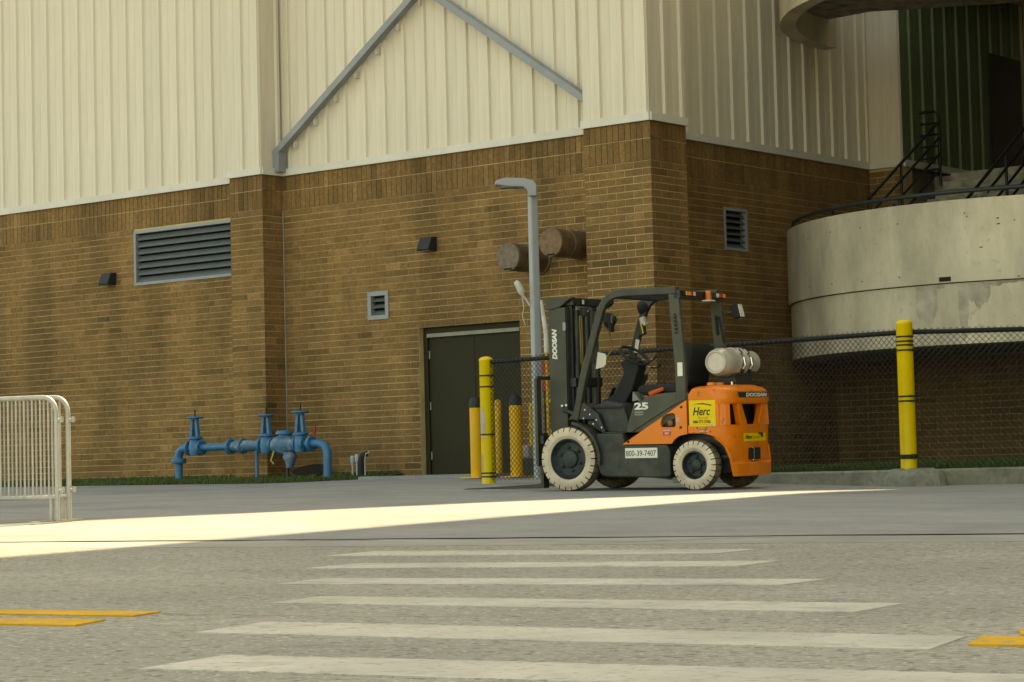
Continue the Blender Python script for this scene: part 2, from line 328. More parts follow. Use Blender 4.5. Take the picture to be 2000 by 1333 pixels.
# ------------------------------------------------------------------ arena: brick base, ribbed metal siding above
BH, BL, J = .1016, .3048, .010
ZS, ZF = 42*BH, 4.815           # soldier courses from ZS to the flashing at ZF
arena = empty('arena_building', (0, 0, 0), 0, 'large arena building, brown brick base below cream ribbed metal siding', 'building')
specs = []                       # (priority, parent, centre, ex, ey(out), ez, tone)
def wall(name, org, u, nrm, length, z0=0.0, z1=ZF, thick=.3, holes=(), phase=0.0, near=1.0, soldier=True, edge=(None, None), start=0.0):
    """brick wall from org along u; nrm points outwards; holes are (u0,u1,z0,z1)"""
    org, u, nrm = Vector(org), Vector(u), Vector(nrm); up = Vector((0, 0, 1))
    b = MB(); b2 = MB()
    us = sorted(set([start, length]+[h for q in holes for h in q[:2]])); zs = sorted(set([z0, z1]+([ZS] if soldier else [])+[h for q in holes for h in q[2:]]))
    for i in range(len(us)-1):
        for k in range(len(zs)-1):
            cu, cz = (us[i]+us[i+1])/2, (zs[k]+zs[k+1])/2
            if any(h[0] < cu < h[1] and h[2] < cz < h[3] for h in holes): continue
            (b if cz < ZS or not soldier else b2).obox(org+u*cu+up*cz-nrm*(thick/2), u*(us[i+1]-us[i])/2, nrm*(thick/2), up*(zs[k+1]-zs[k])/2)
    wo = b.build(name, M['mortar'], arena)
    if soldier:
        b2.build('soldier_backing', M['mortar_dark'], wo)
        b = MB(); b.obox(org+u*((start+length)/2)+up*(ZS+BL)-nrm*.008, u*(length-start)/2, nrm*.010, up*.004); b.build('bed_joint', M['mortar'], wo)
    def put(a, c, za, zb):
        segs = [(a, c)]
        for h in holes:
            if zb-.055 > h[2] and za+.055 < h[3]:
                segs = [q for s_ in segs for q in ((s_[0], min(s_[1], h[0])), (max(s_[0], h[1]), s_[1])) if q[1]-q[0] > .012]
        for a_, c_ in segs:
            if edge[0] is not None and a_ == 0: a_ -= edge[0]+J/2
            if edge[1] is not None and c_ == length: c_ += edge[1]+J/2
            dj = rnd.uniform(-.0015, .0015)
            ce = org+u*((a_+c_)/2)+up*((za+zb)/2)+nrm*(.006+dj-.02)
            t = min(1, max(0, rnd.gauss(.53, .18)))
            vis = (ce-CAM).length/near + (100 if ce.z < 2.3 and ce.x > -2.7 else 0) + (100 if name == 'rear_brick_wall' else 0)
            specs.append((vis, wo, ce, u*((c_-a_-J)/2), nrm*.02, up*((zb-za-J)/2), t))
    n = int(round((ZS-z0)/BH)) if soldier else int((z1-z0)/BH)
    for r in range(n):
        za = z0+r*BH; x = -BL+phase+(BL/2 if r % 2 else 0)
        while x > 0: x -= BL
        cuts = [0]
        while x < length-.07:
            x += BL
            if .07 < x < length-.07: cuts.append(x)
        cuts.append(length)
        for a, c in zip(cuts, cuts[1:]): put(a, c, za, za+BH)
    if soldier:
        for za, zb in ((ZS, ZS+BL), (ZS+BL, ZF)):
            x = 0
            while x < length-.03: c = min(length, x+BH); put(x, c, za, zb); x += BH
    return wo
YA, XB = .45, -.76
# main wall left of the pilaster, main wall right of it, pilasters, the wall round the corner, the wall under the ramp
wall('brick_wall', (-16.2, YA, 0), (1, 0, 0), (0, -1, 0), 16.2-8.24, holes=[(16.2-11.02, 16.2-8.30, 3.31, 4.235)], phase=.1)
wall('pilaster', (-8.24, 0, 0), (1, 0, 0), (0, -1, 0), .72, phase=.04, edge=(.003, .005))
wall('pilaster', (-7.52, 0, 0), (0, 1, 0), (1, 0, 0), .45, phase=.09, edge=(.003, None), start=.3)
wall('brick_wall', (-7.52, YA, 0), (1, 0, 0), (0, -1, 0), 7.52-1.14, holes=[(7.52-4.70, 7.52-2.74, -.1, 22*BH), (7.52-5.72, 7.52-5.29, 2.41, 2.845)], phase=.2)
wall('corner_pillar', (-1.14, 0, 0), (1, 0, 0), (0, -1, 0), 1.14, phase=.08, edge=(.003, .005))
wall('corner_pillar', (0, 0, 0), (0, 1, 0), (1, 0, 0), .86, phase=.08, edge=(.003, .003), start=.3)
wall('side_brick_wall', (XB, .86, 0), (0, 1, 0), (1, 0, 0), 7.24-.86, holes=[(2.90-.86, 3.53-.86, 3.25, 3.895)], phase=.15)
wall('rear_brick_wall', (XB, 6.0, 0), (1, 0, 0), (0, -1, 0), 9.5, z1=1.83, thick=.2, soldier=False, phase=.1)
wall('stair_side_wall', (XB, 7.24, 3.05), (1, 0, 0), (0, -1, 0), .63, z0=0, z1=ZF-3.05, soldier=False)
specs.sort(key=lambda q: q[0])
TN = 14; bmesh_v = []
def unit_brick(t):
    b = MB(); b.t = t; c = .025
    b.hexa([(-1,-1,-1),(1,-1,-1),(1-c/2,1,-1+c),(-1+c/2,1,-1+c),(-1,-1,1),(1,-1,1),(1-c/2,1,1-c),(-1+c/2,1,1-c)])
    o = b.build('brick', M['brick'], tone=True); me = o.data; bpy.data.objects.remove(o); return me
for i in range(TN): bmesh_v.append(unit_brick((i+.5)/TN))
rest = {}
for k, (vis, wo, ce, ex, ey, ez, t) in enumerate(specs):
    if k < 300 and vis < 90:
        o = bpy.data.objects.new('brick', bmesh_v[min(TN-1, int(t*TN))]); COL.objects.link(o); o.parent = wo
        mm = Matrix.Identity(4)
        for i in range(3): mm[i][0], mm[i][1], mm[i][2], mm[i][3] = ex[i], ey[i], ez[i], ce[i]
        o.matrix_local = mm
    else:
        b = rest.setdefault(wo.name, (wo, MB()))[1]; b.t = t; b.obox(ce, ex, ey, ez)
for wo, b in rest.values(): tag(b.build('bricks', M['brick'], wo, tone=True), kind='stuff')
b = MB(); b.box(-8.235, -7.825, .302, YA+.2, 0, ZF-.002); b.build('pilaster_core', M['mortar'], arena)
b = MB(); b.box(-1.135, -.305, .302, .855, 0, ZF-.002); b.build('corner_pillar_core', M['mortar'], arena)
b = MB(); b.tube([(-7.50, YA-.012, .0), (-7.50, YA-.012, ZS)], .012, 6); b.build('corner_sealant', M['door_trim'], arena)

# siding: one ribbed panel per bay
ZT = 13.0; PW = .412
def panel_mesh(h, mt='siding'):
    prof = [(0, 0), (.158, 0), (.159, -.003), (.162, -.003), (.163, 0), (.312, 0), (.332, .036), (.388, .036), (.408, 0), (.412, 0)]
    b = MB(); vs_ = [(x, -o_, z) for z in (0, h) for x, o_ in prof]; n = len(prof)
    b.add(vs_, [(i, i+1, n+i+1, n+i) for i in range(n-1)])
    o = b.build('siding_panel', M[mt]); me = o.data; bpy.data.objects.remove(o); return me
PM = panel_mesh(ZT-ZF-.10); PM2 = panel_mesh(ZT-ZF-.10, 'siding_dark')
def siding(org, ang, length, start, flash=True, z=ZF, pm=None, mt='siding'):
    """panels along direction ang from org; start = where the first panel begins; a backing wall and a flashing go with it"""
    u = Vector((math.cos(ang), math.sin(ang), 0)); nrm = Vector((u.y, -u.x, 0)); org = Vector(org)
    b = MB(); b.obox(org+u*(length/2)-nrm*.10+Vector((0, 0, (ZT+z)/2)), u*length/2, nrm*.095, Vector((0, 0, (ZT-z)/2)))
    back = b.build('upper_wall', M[mt], arena)
    x = start
    while x < length-.05:
        o = bpy.data.objects.new('siding_panel', pm or PM); COL.objects.link(o); o.parent = back
        wd = min(PW, length-x) if x >= 0 else PW
        o.location = org+u*max(x, 0)+nrm*.002+Vector((0, 0, z+.10)); o.rotation_euler = (0, 0, ang); o.scale = ((wd if x >= 0 else PW+x)/PW, 1, 1)
        x += PW
    b = MB(); c = org+u*(length/2)+nrm*.02
    b.obox(c+Vector((0, 0, z+.055)), u*(length/2+.02), nrm*.028, Vector((0, 0, .055)))
    b.build('flashing', M['flashing'], arena)
siding((-16.2, YA, 0), 0, 16.2-8.24, 16.2-14.028-.36-PW*6)
siding((-8.24, -.002, 0), 0, .72, -.06)
siding((-7.52, -.002, 0), math.pi/2, YA-.03, .02)
siding((-7.50, YA, 0), 0, 7.50-1.14, -.20)
siding((-1.14, -.002, 0), 0, 1.14, -.07)
siding((0, 0.002, 0), math.pi/2, .86, 0)
siding((XB, .86, 0), math.pi/2, 7.22-.86, -.05)
siding((XB+.0, 7.24, 0), 0, .63, -.02)
siding((-.127, 7.26, 0), math.pi/2, 9.0, -.06, pm=PM2, mt='siding_dark')
# diagonal braces in front of the recessed siding
b = MB(); b.bar((-7.46, .30, 5.18), (-4.15, .30, 7.50), .10, .13, (0, 1, 0)); b.build('diagonal_brace', M['steel_grey'], arena)
b = MB(); b.bar((-1.12, .30, 5.17), (-4.45, .30, 7.45), .10, .17, (0, 1, 0)); b.build('diagonal_brace', M['steel_grey'], arena)
b = MB(); b.box(-7.52, -7.38, .24, .44, 4.87, 5.20); b.build('brace_foot', M['steel_grey'], arena)
for i in range(7):
    t = .08+i*.135; x, z = -7.46+3.31*t, 5.18+2.32*t
    b = MB(); b.box(x+.03, x+.06, .36, .44, z-.13, z-.03); b.build('brace_clip', M['flashing'], arena)
# door
dr = MB(); dr.box(-4.70, -4.62, .55, .62, 0, 2.13); dr.box(-2.82, -2.745, .55, .62, 0, 2.13); dr.box(-4.695, -2.745, .55, .62, 2.13, 2.23)
door = dr.build('door_frame', M['door'], arena, bevel=.004)
for x0, x1 in ((-4.615, -3.723), (-3.717, -2.825)):
    b = MB(); b.box(x0, x1, .585, .63, .012, 2.125); b.build('door', M['door'], arena, bevel=.003)
b = MB(); b.box(-4.62, -2.82, .535, .555, 2.085, 2.14); b.build('door_head_strip', M['door_trim'], door)
for z in (.3, 1.05, 1.82):
    b = MB(); b.tube([(-4.60, .575, z-.06), (-4.60, .575, z+.06)], .012, 8); b.build('hinge', M['door_trim'], door)
b = MB(); b.box(-4.90, -2.55, -.75, .64, -.15, .012); b.build('door_threshold', M['concrete_slab'], arena)
b = MB(); b.box(-4.7, -2.74, .63, .68, -.1, 2.3); b.build('door_reveal_back', M['louver_dark'], arena)

def louver(name, x0, x1, z0, z1, n, fr, label, place=None, y=YA, fmat=None, bl=.7):
    root = empty(name, (x0, y, z0) if not place else place[0], 0 if not place else place[1], label, 'vent')
    W_, H_ = x1-x0, z1-z0; b = MB()
    b.box(0, W_, -.022, .07, 0, fr); b.box(0, W_, -.022, .07, H_-fr, H_); b.box(0, fr, -.02, .07, fr, H_-fr); b.box(W_-fr, W_, -.02, .07, fr, H_-fr)
    b.build('frame', fmat or M['steel_grey'], root, bevel=.003)
    b = MB(); b.box(fr*.8, W_-fr*.8, .10, .12, fr*.8, H_-fr*.8); b.build('backing', M['louver_dark'], root)
    sp = (H_-2*fr)/n
    for i in range(n):
        z = fr+sp*(i+.5); b = MB()
        b.obox((W_/2, .035, z-.01), (W_/2-fr, 0, 0), (0, .038, sp*.42*bl), (0, -.002, .003)); b.build('slat', M['louver'], root)
    return root
louver('louver_vent', -11.02, -8.30, 3.31, 4.235, 7, .05, 'wide grey louvered vent high in the brick wall beside the pilaster', bl=.9)
louver('louver_vent', -5.72, -5.29, 2.41, 2.845, 3, .07, 'small square grey louvered vent left of the double door')
louver('louver_vent', 0, .63, 3.25, 3.895, 6, .045, 'tall grey louvered vent on the shaded wall round the corner', ((XB, 2.90, 3.25), math.pi/2))
def wall_light(x, z, label):
    root = empty('wall_light', (x, YA, z), 0, label, 'wall light', 'dark wedge wall lights')
    b = MB(); b.prism([(-.003, 0), (-.20, .0), (-.21, .03), (-.13, .20), (-.003, .215)], 0, 0, .24); o = b.build('housing', M['cap_black'], root, bevel=.012)
    b = MB(); b.box(.03, .21, -.18, -.03, -.006, .0); b.build('lens', M['badge_grey'], root)
    b = MB(); b.box(.02, .22, -.004, .0, .02, .2); b.build('back_plate', M['dark_steel'], root)
wall_light(-4.53, 3.375, 'small dark wedge wall light above the louvered vent by the door')
wall_light(-11.72, 3.36, 'small dark wedge wall light left of the wide louver')
def hood(x, z, r, ln, cap, label):
    root = empty('exhaust_hood', (x, YA, z), 0, label, 'exhaust hood', 'round exhaust hoods')
    b = MB(); b.lathe([(r*1.13, 0), (r*1.13, -.03), (r, -.04)], (0, 0, 0), (0, 1, 0), 32); b.build('flange', M['hood_side'], root, smooth=40)
    b = MB(); b.lathe([(r, -.03), (r, -ln*.55), (r*.93, -ln*.56), (r*.93, -ln*.62), (r, -ln*.63), (r, -ln+.01)], (0, 0, 0), (0, 1, 0), 40); b.build('duct', M['hood_side'], root, smooth=40)
    b = MB(); b.lathe([(r*1.02, -ln+.012), (r*1.02, -ln-.02), (r*.99, -ln-.028), (0.01, -ln-.03)], (0, 0, 0), (0, 1, 0), 40); b.build('end_cap', cap, root, smooth=40)
    b = MB(); b.box(-.07, .07, -ln-.034, -ln-.02, -r*.93, -r*.80); b.build('drain_slot', M['louver_dark'], root)
hood(-2.345, 3.09, .20, .70, M['hood_b'], 'brown round exhaust hood on the brick wall left of the lamp pole')
hood(-1.57, 3.235, .20, .70, M['hood_a'], 'rusty orange-brown round exhaust hood right of the lamp pole')

# unseen masses added outside the view to block sun and sky
b = MB(); P1 = [(5.80, 27.2), (5.78, 26.2), (5.43, 24.9), (5.08, 23.4), (4.48, 22.35), (3.62, 20.95), (1.80, 16.55), (-2.4, 5.7), (-3.0, 4.0), (-70, 4.0), (-70, 80), (5.80, 80)]
b.prism(P1, 2, 0, 38.2); b.build('sun_blocker_tier', M['siding'], arena)  # added unseen mass; its outline is shaped to cast the sun band's far edge
b = MB(); b.prism([(6.02, 10), (45, 10), (45, 30), (5.34, 30)], 2, 9.05, 54); b.build('sun_blocker_tower', M['concrete_wall'], arena)  # added unseen block that keeps the sun off the near ground
b = MB(); b.prism([(XB, 7.3), (2.2, 7.3), (6.0, 3.0), (12, 3.0), (12, 16.9), (XB, 16.9)], 2, 8.05, 9.0); b.build('sky_blocker_deck', M['concrete_old'], arena)  # added unseen slab that cuts sky light over the stair recess
b = MB(); b.prism([(2.75, 6.25), (4.25, 3.8), (5.2, 4.2), (6.0, 5.2), (12.4, 3.4), (12.4, 16.9), (2.75, 16.9)], 2, 2.48, 8.04); b.build('sky_blocker_core', M['concrete_old'], arena)  # added unseen block that keeps side light off the stair recess wall
b = MB(); b.prism([(12.5, -9), (36, -9), (36, 16.5), (12.5, 16.5)], 2, 0, 28); b.build('sky_blocker_wing', M['concrete_wall'], arena)  # added unseen block that darkens the wall round the corner

# ------------------------------------------------------------------ round concrete ramp landing
DC = LDw(8.5, 35.25); DR = 4.25
rampo = empty('ramp_landing', (DC[0], DC[1], 0), 0, 'round weathered concrete ramp landing raised above the fence', 'ramp')
def ring(b, r_in, r_out, z0, z1, a0, a1, n=96):
    vs_ = []
    for i in range(n+1):
        a = a0+(a1-a0)*i/n; c, s_ = math.cos(a), math.sin(a)
        vs_ += [(r_in*c, r_in*s_, z0), (r_out*c, r_out*s_, z0), (r_out*c, r_out*s_, z1), (r_in*c, r_in*s_, z1)]
    fs = [(4*i+k, 4*i+(k+1) % 4, 4*i+4+(k+1) % 4, 4*i+4+k) for i in range(n) for k in range(4)]+[(0, 1, 2, 3), (4*n+3, 4*n+2, 4*n+1, 4*n)]
    b.add(vs_, fs)
TA = math.pi
b = MB(); ring(b, DR-.22, DR, 2.47, 3.60, TA-.25, TA+2.6); b.build('parapet', M['concrete_wall'], rampo, smooth=30)
b = MB(); ring(b, DR-.6, DR-.035, 1.62, 2.455, TA-.25, TA+2.6); b.build('edge_beam', M['concrete_wall'], rampo, smooth=30)
b = MB(); ring(b, DR-.5, DR-.06, 2.45, 2.48, TA-.25, TA+2.6); b.build('joint_line', M['stain_dark'], rampo, smooth=30)
b = MB(); b.lathe([(DR-.58, 1.63), (DR-.58, 2.46)], (0, 0, 0), (0, 0, 1), 64); b.build('deck', M['concrete_old'], rampo)
# scupper and its drip rib
def at_ang(a, r, z): return Vector((r*math.cos(a), r*math.sin(a), z))
a = math.atan2(*reversed([LDw(5.98, 31.85)[0]-DC[0], LDw(5.98, 31.85)[1]-DC[1]]))
e = Vector((-math.sin(a), math.cos(a), 0)); n_ = Vector((math.cos(a), math.sin(a), 0))
b = MB(); b.obox(at_ang(a, DR-.02, 2.52), e*.085, n_*.03, Vector((0, 0, .03))); b.build('scupper', M['louver_dark'], rampo)
def curved_patch(a0, a1, zf, zt, r, name, mt, n=26):
    b = MB(); vs_ = []
    for i in range(n+1):
        t = i/n; a_ = a0+(a1-a0)*t; z0_, z1_ = zf(t), zt(t); vs_ += [tuple(at_ang(a_, r, z0_)), tuple(at_ang(a_, r, z1_))]
    b.add(vs_, [(2*i, 2*i+2, 2*i+3, 2*i+1) for i in range(n)]); return b.build(name, mt, rampo)
ns = lambda t, k: math.sin(t*17*k+k)*.5+math.sin(t*41*k+2*k)*.3+math.sin(t*97*k)*.2
curved_patch(TA-.05, a-.10, lambda t: 2.40+.035*ns(t, 1.3)+.03*t, lambda t: 2.452, DR-.0335, 'water_stain', M['stain'], 60)
curved_patch(a+.09, a+.5, lambda t: 2.41+.04*ns(t, 1.1), lambda t: 2.452, DR-.0335, 'water_stain', M['stain'], 40)
for d0, d1, ln, k in ((-.115, -.035, .62, .7), (.04, .075, .80, 1.4), (.075, .15, .34, .9)):
    curved_patch(a+d0, a+d1, lambda t: 2.452-ln*(.55+.45*math.sin(math.pi*min(1, max(0, t*1.0))))-.05*ns(t, k), lambda t: 2.4515, DR-.0325, 'drip_stain', M['stain_light'], 24)
for k in range(9):
    for z in (2.62, 3.36):
        a_ = TA+.12+k*.165; b = MB(); c_ = at_ang(a_, DR+.001, z+rnd.uniform(-.03, .03)); e1_ = Vector((-math.sin(a_), math.cos(a_), 0))
        b.add([c_+e1_*.014*math.cos(j*math.pi/4)+Vector((0, 0, .014*math.sin(j*math.pi/4))) for j in range(8)], [tuple(range(8))]); b.build('tie_hole', M['stain_dark'], rampo)
for k in range(26):
    a_ = a+rnd.gauss(.32, .10); z = rnd.choice((3.30, 2.75))+rnd.gauss(0, .10); w_ = rnd.uniform(.008, .035); b = MB(); c_ = at_ang(a_, DR+.0012, min(3.58, max(2.5, z))); e1_ = Vector((-math.sin(a_), math.cos(a_), 0))
    b.add([c_+e1_*w_*math.cos(j*math.pi/3.5)*rnd.uniform(.5, 1.3)+Vector((0, 0, .012*math.sin(j*math.pi/3.5)*rnd.uniform(.4, 1.3))) for j in range(7)], [tuple(range(7))]); b.build('surface_chip', M['stain_dark'], rampo)
# handrail on the parapet
hr = empty('ramp_handrail', (DC[0], DC[1], 3.6), 0, 'dark peeling pipe handrail curving along the top of the concrete ramp', 'railing')
b = MB(); pts = [at_ang(TA-.12+2.2*i/60, DR-.11, .125) for i in range(61)]; pts = [at_ang(TA-.12, DR-.11, 0)]+pts
b.tube(pts, .03, 8); b.build('rail', M['rail_paint'], hr, smooth=50)
for k in range(7):
    a_ = TA+.1+k*.33; b = MB(); b.bar(at_ang(a_, DR-.11, 0), at_ang(a_, DR-.11, .11), .012, .06, (-math.sin(a_), math.cos(a_), 0)); b.build('post', M['black_metal'], hr)
# upper turn of the ramp overhead
UC = LDw(8.2, 34.0); UR = 4.1
upo = empty('upper_ramp', (UC[0], UC[1], 0), 0, 'underside and curved edge of the upper concrete ramp overhead', 'ramp')
b = MB(); ring(b, UR-.24, UR, 6.60, 8.0, TA-.03, TA+2.6); b.build('parapet', M['concrete_wall'], upo, smooth=30)
b = MB(); cut = [Vector(LDw(L, D))-Vector(UC) for L, D in ((5.07, 36.34), (5.69, 35.76), (6.65, 35.57), (9.2, 35.1), (11.8, 34.2))]
poly = [tuple(q) for q in cut]+[tuple(at_ang(TA+2.5-2.50*i/30, UR-.1, 0)[:2]) for i in range(31)]
b.prism(poly, 2, 7.02, 7.35); b.build('deck', M['concrete_old'], upo)
# stair up from the landing with its railings
st = empty('stairs', (.35, 5.2, 2.9), 0, 'grey concrete stairs rising behind the round ramp wall', 'stairs')
NS = 11
for i in range(NS):
    b = MB(); b.box(0, 2.0, i*.275, NS*.275+.0, i*.165+.003*0, (i+1)*.165-.002); b.build('step', M['concrete_old'], st, bevel=.006)
b = MB(); b.box(-.45, 4.5, NS*.275+.003, NS*.275+6, 1.2, NS*.165); b.build('landing', M['concrete_old'], st)
b = MB(); b.box(-.12, -.003, .0, NS*.275, -.4, .9); b.build('stringer', M['concrete_old'], st)
def stair_rail(x, top, label):
    y0, z0 = top[0]; y1, z1 = top[1]
    root = empty('stair_railing', (x, y0, z0-1.0), 0, label, 'railing', 'black stair railings')
    dy, dz = y1-y0, z1-z0
    for k in range(4):
        o = -.0-.26*k+1.0; b = MB(); b.tube([(0, 0, o), (0, dy, dz+o)], .022 if k else .026, 8); b.build('bar', M['black_metal'], root, smooth=50)
    for t in (.02, .45, 1.0):
        b = MB(); b.tube([(0, dy*t, dz*t-.05), (0, dy*t, dz*t+1.0)], .024, 8); b.build('post', M['black_metal'], root, smooth=50)
    return root, dy, dz
r1, dy, dz = stair_rail(.30, ((5.36, 4.10), (7.70, 5.54)), 'black stair railing in front of the cream pillar')
for k in range(6):
    b = MB(); z = dz+1.18-.19*k
    if k == 0: b.tube([(-.34, dy-.02, z), (-.08, dy-.0, z), (-.02, dy, z-.05), (0, dy, z-.22)], .024, 8)
    else: b.tube([(-.34, dy, z), (0, dy, z)], .018, 8)
    b.build('landing_bar', M['black_metal'], r1, smooth=50)
stair_rail(2.2, ((4.9, 3.86), (7.90, 5.77)), 'black stair railing at the right edge beyond the ramp handrail')
bb = MB(); bb.box(-.12, -.085, 10.35, 11.5, 4.95, 7.05); bb.build('door', M['door'], arena)

# ------------------------------------------------------------------ kerb, grass and the chain-link fence
PA, PB, PC = Vector((-.223, -3.397)), Vector((6.06, -3.947)), Vector((11.5, .45))
def offs(line, d):
    out = []
    for i, q in enumerate(line):
        ns = []
        if i > 0: e_ = (line[i]-line[i-1]).normalized(); ns.append(Vector((e_.y, -e_.x)))
        if i < len(line)-1: e_ = (line[i+1]-line[i]).normalized(); ns.append(Vector((e_.y, -e_.x)))
        n2 = sum(ns, Vector((0, 0))).normalized(); k = 1/max(.3, n2.dot(ns[0])); out.append(q+n2*d*k)
    return out
KL = [PA.lerp(PB, .50), PA.lerp(PB, .75), PB, PB.lerp(PC, .25), PB.lerp(PC, .5), PC]
fo, bo = offs(KL, .17), offs(KL, -.16)
b = MB(); vs_ = []
ktop = lambda q: -.052
for i in range(len(KL)):
    f_, k_ = fo[i], bo[i]; c_ = KL[i]
    vs_ += [(f_.x, f_.y, gz(f_.x, f_.y)-.06), (f_.x, f_.y, ktop(0)-.02), (f_.x*.94+k_.x*.06, f_.y*.94+k_.y*.06, ktop(0)), (k_.x, k_.y, ktop(0)), (k_.x, k_.y, -.3)]
b.add(vs_, [(5*i+k, 5*i+k+1, 5*i+5+k+1, 5*i+5+k) for i in range(len(KL)-1) for k in range(4)]+[(0, 1, 2, 3, 4)])
tag(b.build('kerb', M['kerb']), kind='structure')
b = MB(); vs_ = []
for i, q in enumerate(KL):
    k_ = bo[i]; vs_ += [(k_.x, k_.y, -.07), (k_.x*.4, 8 if i else 8, .02)]
bg_ = MB(); bg_.add([(2.9, -3.52, -.075), (bo[2].x, bo[2].y, -.07), (bo[-1].x, bo[-1].y, -.07), (12, 6.05, .03), (-.7, 6.05, .03), (-.7, .9, .01), (.05, -.5, -.02)], [(0, 1, 2, 3, 4, 5, 6)])
tag(bg_.build('lawn_ground', M['soil']), kind='structure')
def blades(name, n, pick, hmin, hmax, label):
    b = MB()
    for _ in range(n):
        x, y, z = pick(); h = rnd.uniform(hmin, hmax); a_ = rnd.uniform(0, 6.283); wd = rnd.uniform(.003, .007); l = rnd.uniform(.1, .7)*h; d = rnd.uniform(0, 6.283)
        c, s_ = math.cos(a_)*wd, math.sin(a_)*wd; lx, ly = math.cos(d)*l, math.sin(d)*l
        b.add([(x-c, y-s_, z-.01), (x+c, y+s_, z-.01), (x+lx*.4-c*.8, y+ly*.4-s_*.8, z+h*.6), (x+lx*.4+c*.8, y+ly*.4+s_*.8, z+h*.6), (x+lx, y+ly, z+h)], [(0, 1, 3, 2), (2, 3, 4)])
    return tag(b.build(name, M['grass']), label, 'grass', kind='stuff')
def pick_r():
    while True:
        t = rnd.random()**.9; q = KL[0].lerp(PB, rnd.random()) if rnd.random() < .45 else PB.lerp(PC, rnd.random())
        d = rnd.random()**1.5*5+.17; e_ = (-.09, -1) if q.x < PB.x else (.63, -.78)
        x, y = q.x-e_[0]*d*-1*-1 if False else q.x-e_[0]*d, q.y-e_[1]*d
        if y < 5.8 and x > .1: return x, y, -.07+(y+3.9)*.01
blades('grass', 24000, pick_r, .04, .10, 'green grass strip behind the kerb and chain-link fence')
LG = [(-17, -1.55), (-9, -1.45), (-6.4, -1.2), (-5.15, -.55)]
def lg_y(x):
    for (a, ya), (b_, yb) in zip(LG, LG[1:]):
        if x <= b_: return ya+(yb-ya)*(x-a)/(b_-a)
    return -.3
b = MB(); vs_ = []; n = 40
for i in range(n+1):
    x = -17+i*(17-5.05)/n; y = lg_y(x); vs_ += [(x, y, gz(x, y)+.008), (x, YA+.02, .05)]
b.add(vs_, [(2*i, 2*i+2, 2*i+3, 2*i+1) for i in range(n)]); tag(b.build('verge', M['soil']), kind='structure')
def pick_l():
    while True:
        x = rnd.uniform(-16.5, -5.1); y0 = lg_y(x); t = rnd.random()**1.3; y = y0+(YA-y0)*t
        if rnd.random() < .55+.45*math.sin(x*1.7)*math.sin(x*.6+y*2) : return x, y, gz(x, y0)*(1-t)+.05*t+.006
blades('grass', 17000, pick_l, .02, .075, 'patchy grass verge along the foot of the brick wall')

ZR = 1.415
fence = empty('chain_link_fence', (PA.x, PA.y, 0), 0, 'black chain-link fence with top rail running behind the forklift', 'fence')
def loc(q, z): return (q[0]-PA.x, q[1]-PA.y, z)
b = MB(); b.tube([loc(PA.lerp(PB, .015), ZR), loc(PA.lerp(PB, .988), ZR+.005)], .027, 8); b.build('top_rail', M['wire'], fence, smooth=50)
b = MB(); b.tube([loc(PB.lerp(PC, .013), ZR+.005), loc(PC, ZR+.01)], .027, 8); b.build('top_rail', M['wire'], fence, smooth=50)
def mesh_run(A, B, zb0, zb1):
    b = MB(); L = (B-A).length; P_ = .068; H_ = .068; n = int(L/P_); e_ = (B-A).normalized(); nn = Vector((e_.y, -e_.x)); rad = .0034
    def pt(s_, z, o): q = A+e_*s_+nn*(.026+o); return Vector(loc(q, z))
    for i in range(n+1):
        s_ = i*P_; zb = zb0+(zb1-zb0)*s_/L; nz = int((ZR+.045-zb)/(H_/2)); 
        for sg in (1,):
            for k in range(nz):
                sa, sb = (s_, s_+P_/2) if k % 2 == 0 else (s_+P_/2, s_)
                a_, c_ = pt(sa, ZR+.045-k*H_/2, .003*(1 if k % 2 else -1)), pt(sb, ZR+.045-(k+1)*H_/2, .003*(-1 if k % 2 else 1))
                d = (c_-a_).normalized(); x = d.cross(Vector((nn.x, nn.y, 0))).normalized()*rad; y = d.cross(x).normalized()*rad
                b.add([a_+x, a_+y*.8-x*.6, a_-y*.8-x*.6, c_+x, c_+y*.8-x*.6, c_-y*.8-x*.6], [(0, 1, 4, 3), (1, 2, 5, 4), (2, 0, 3, 5)])
                if True:
                    # the neighbouring wire leans the other way
                    a2, c2 = pt(s_+P_/2+(P_/2 if k % 2 == 0 else 0), ZR+.045-k*H_/2, .003), pt(s_+P_/2+(0 if k % 2 == 0 else P_/2), ZR+.045-(k+1)*H_/2, -.003)
                    d = (c2-a2).normalized(); x = d.cross(Vector((nn.x, nn.y, 0))).normalized()*rad; y = d.cross(x).normalized()*rad
                    b.add([a2+x, a2+y*.8-x*.6, a2-y*.8-x*.6, c2+x, c2+y*.8-x*.6, c2-y*.8-x*.6], [(0, 1, 4, 3), (1, 2, 5, 4), (2, 0, 3, 5)])
    return tag(b.build('wire_mesh', M['wire'], fence), kind='stuff')
mesh_run(PA.lerp(PB, .012), PB.lerp(PA, .012), -.09, -.04)
mesh_run(PB.lerp(PC, .012), PC, -.04, -.04)
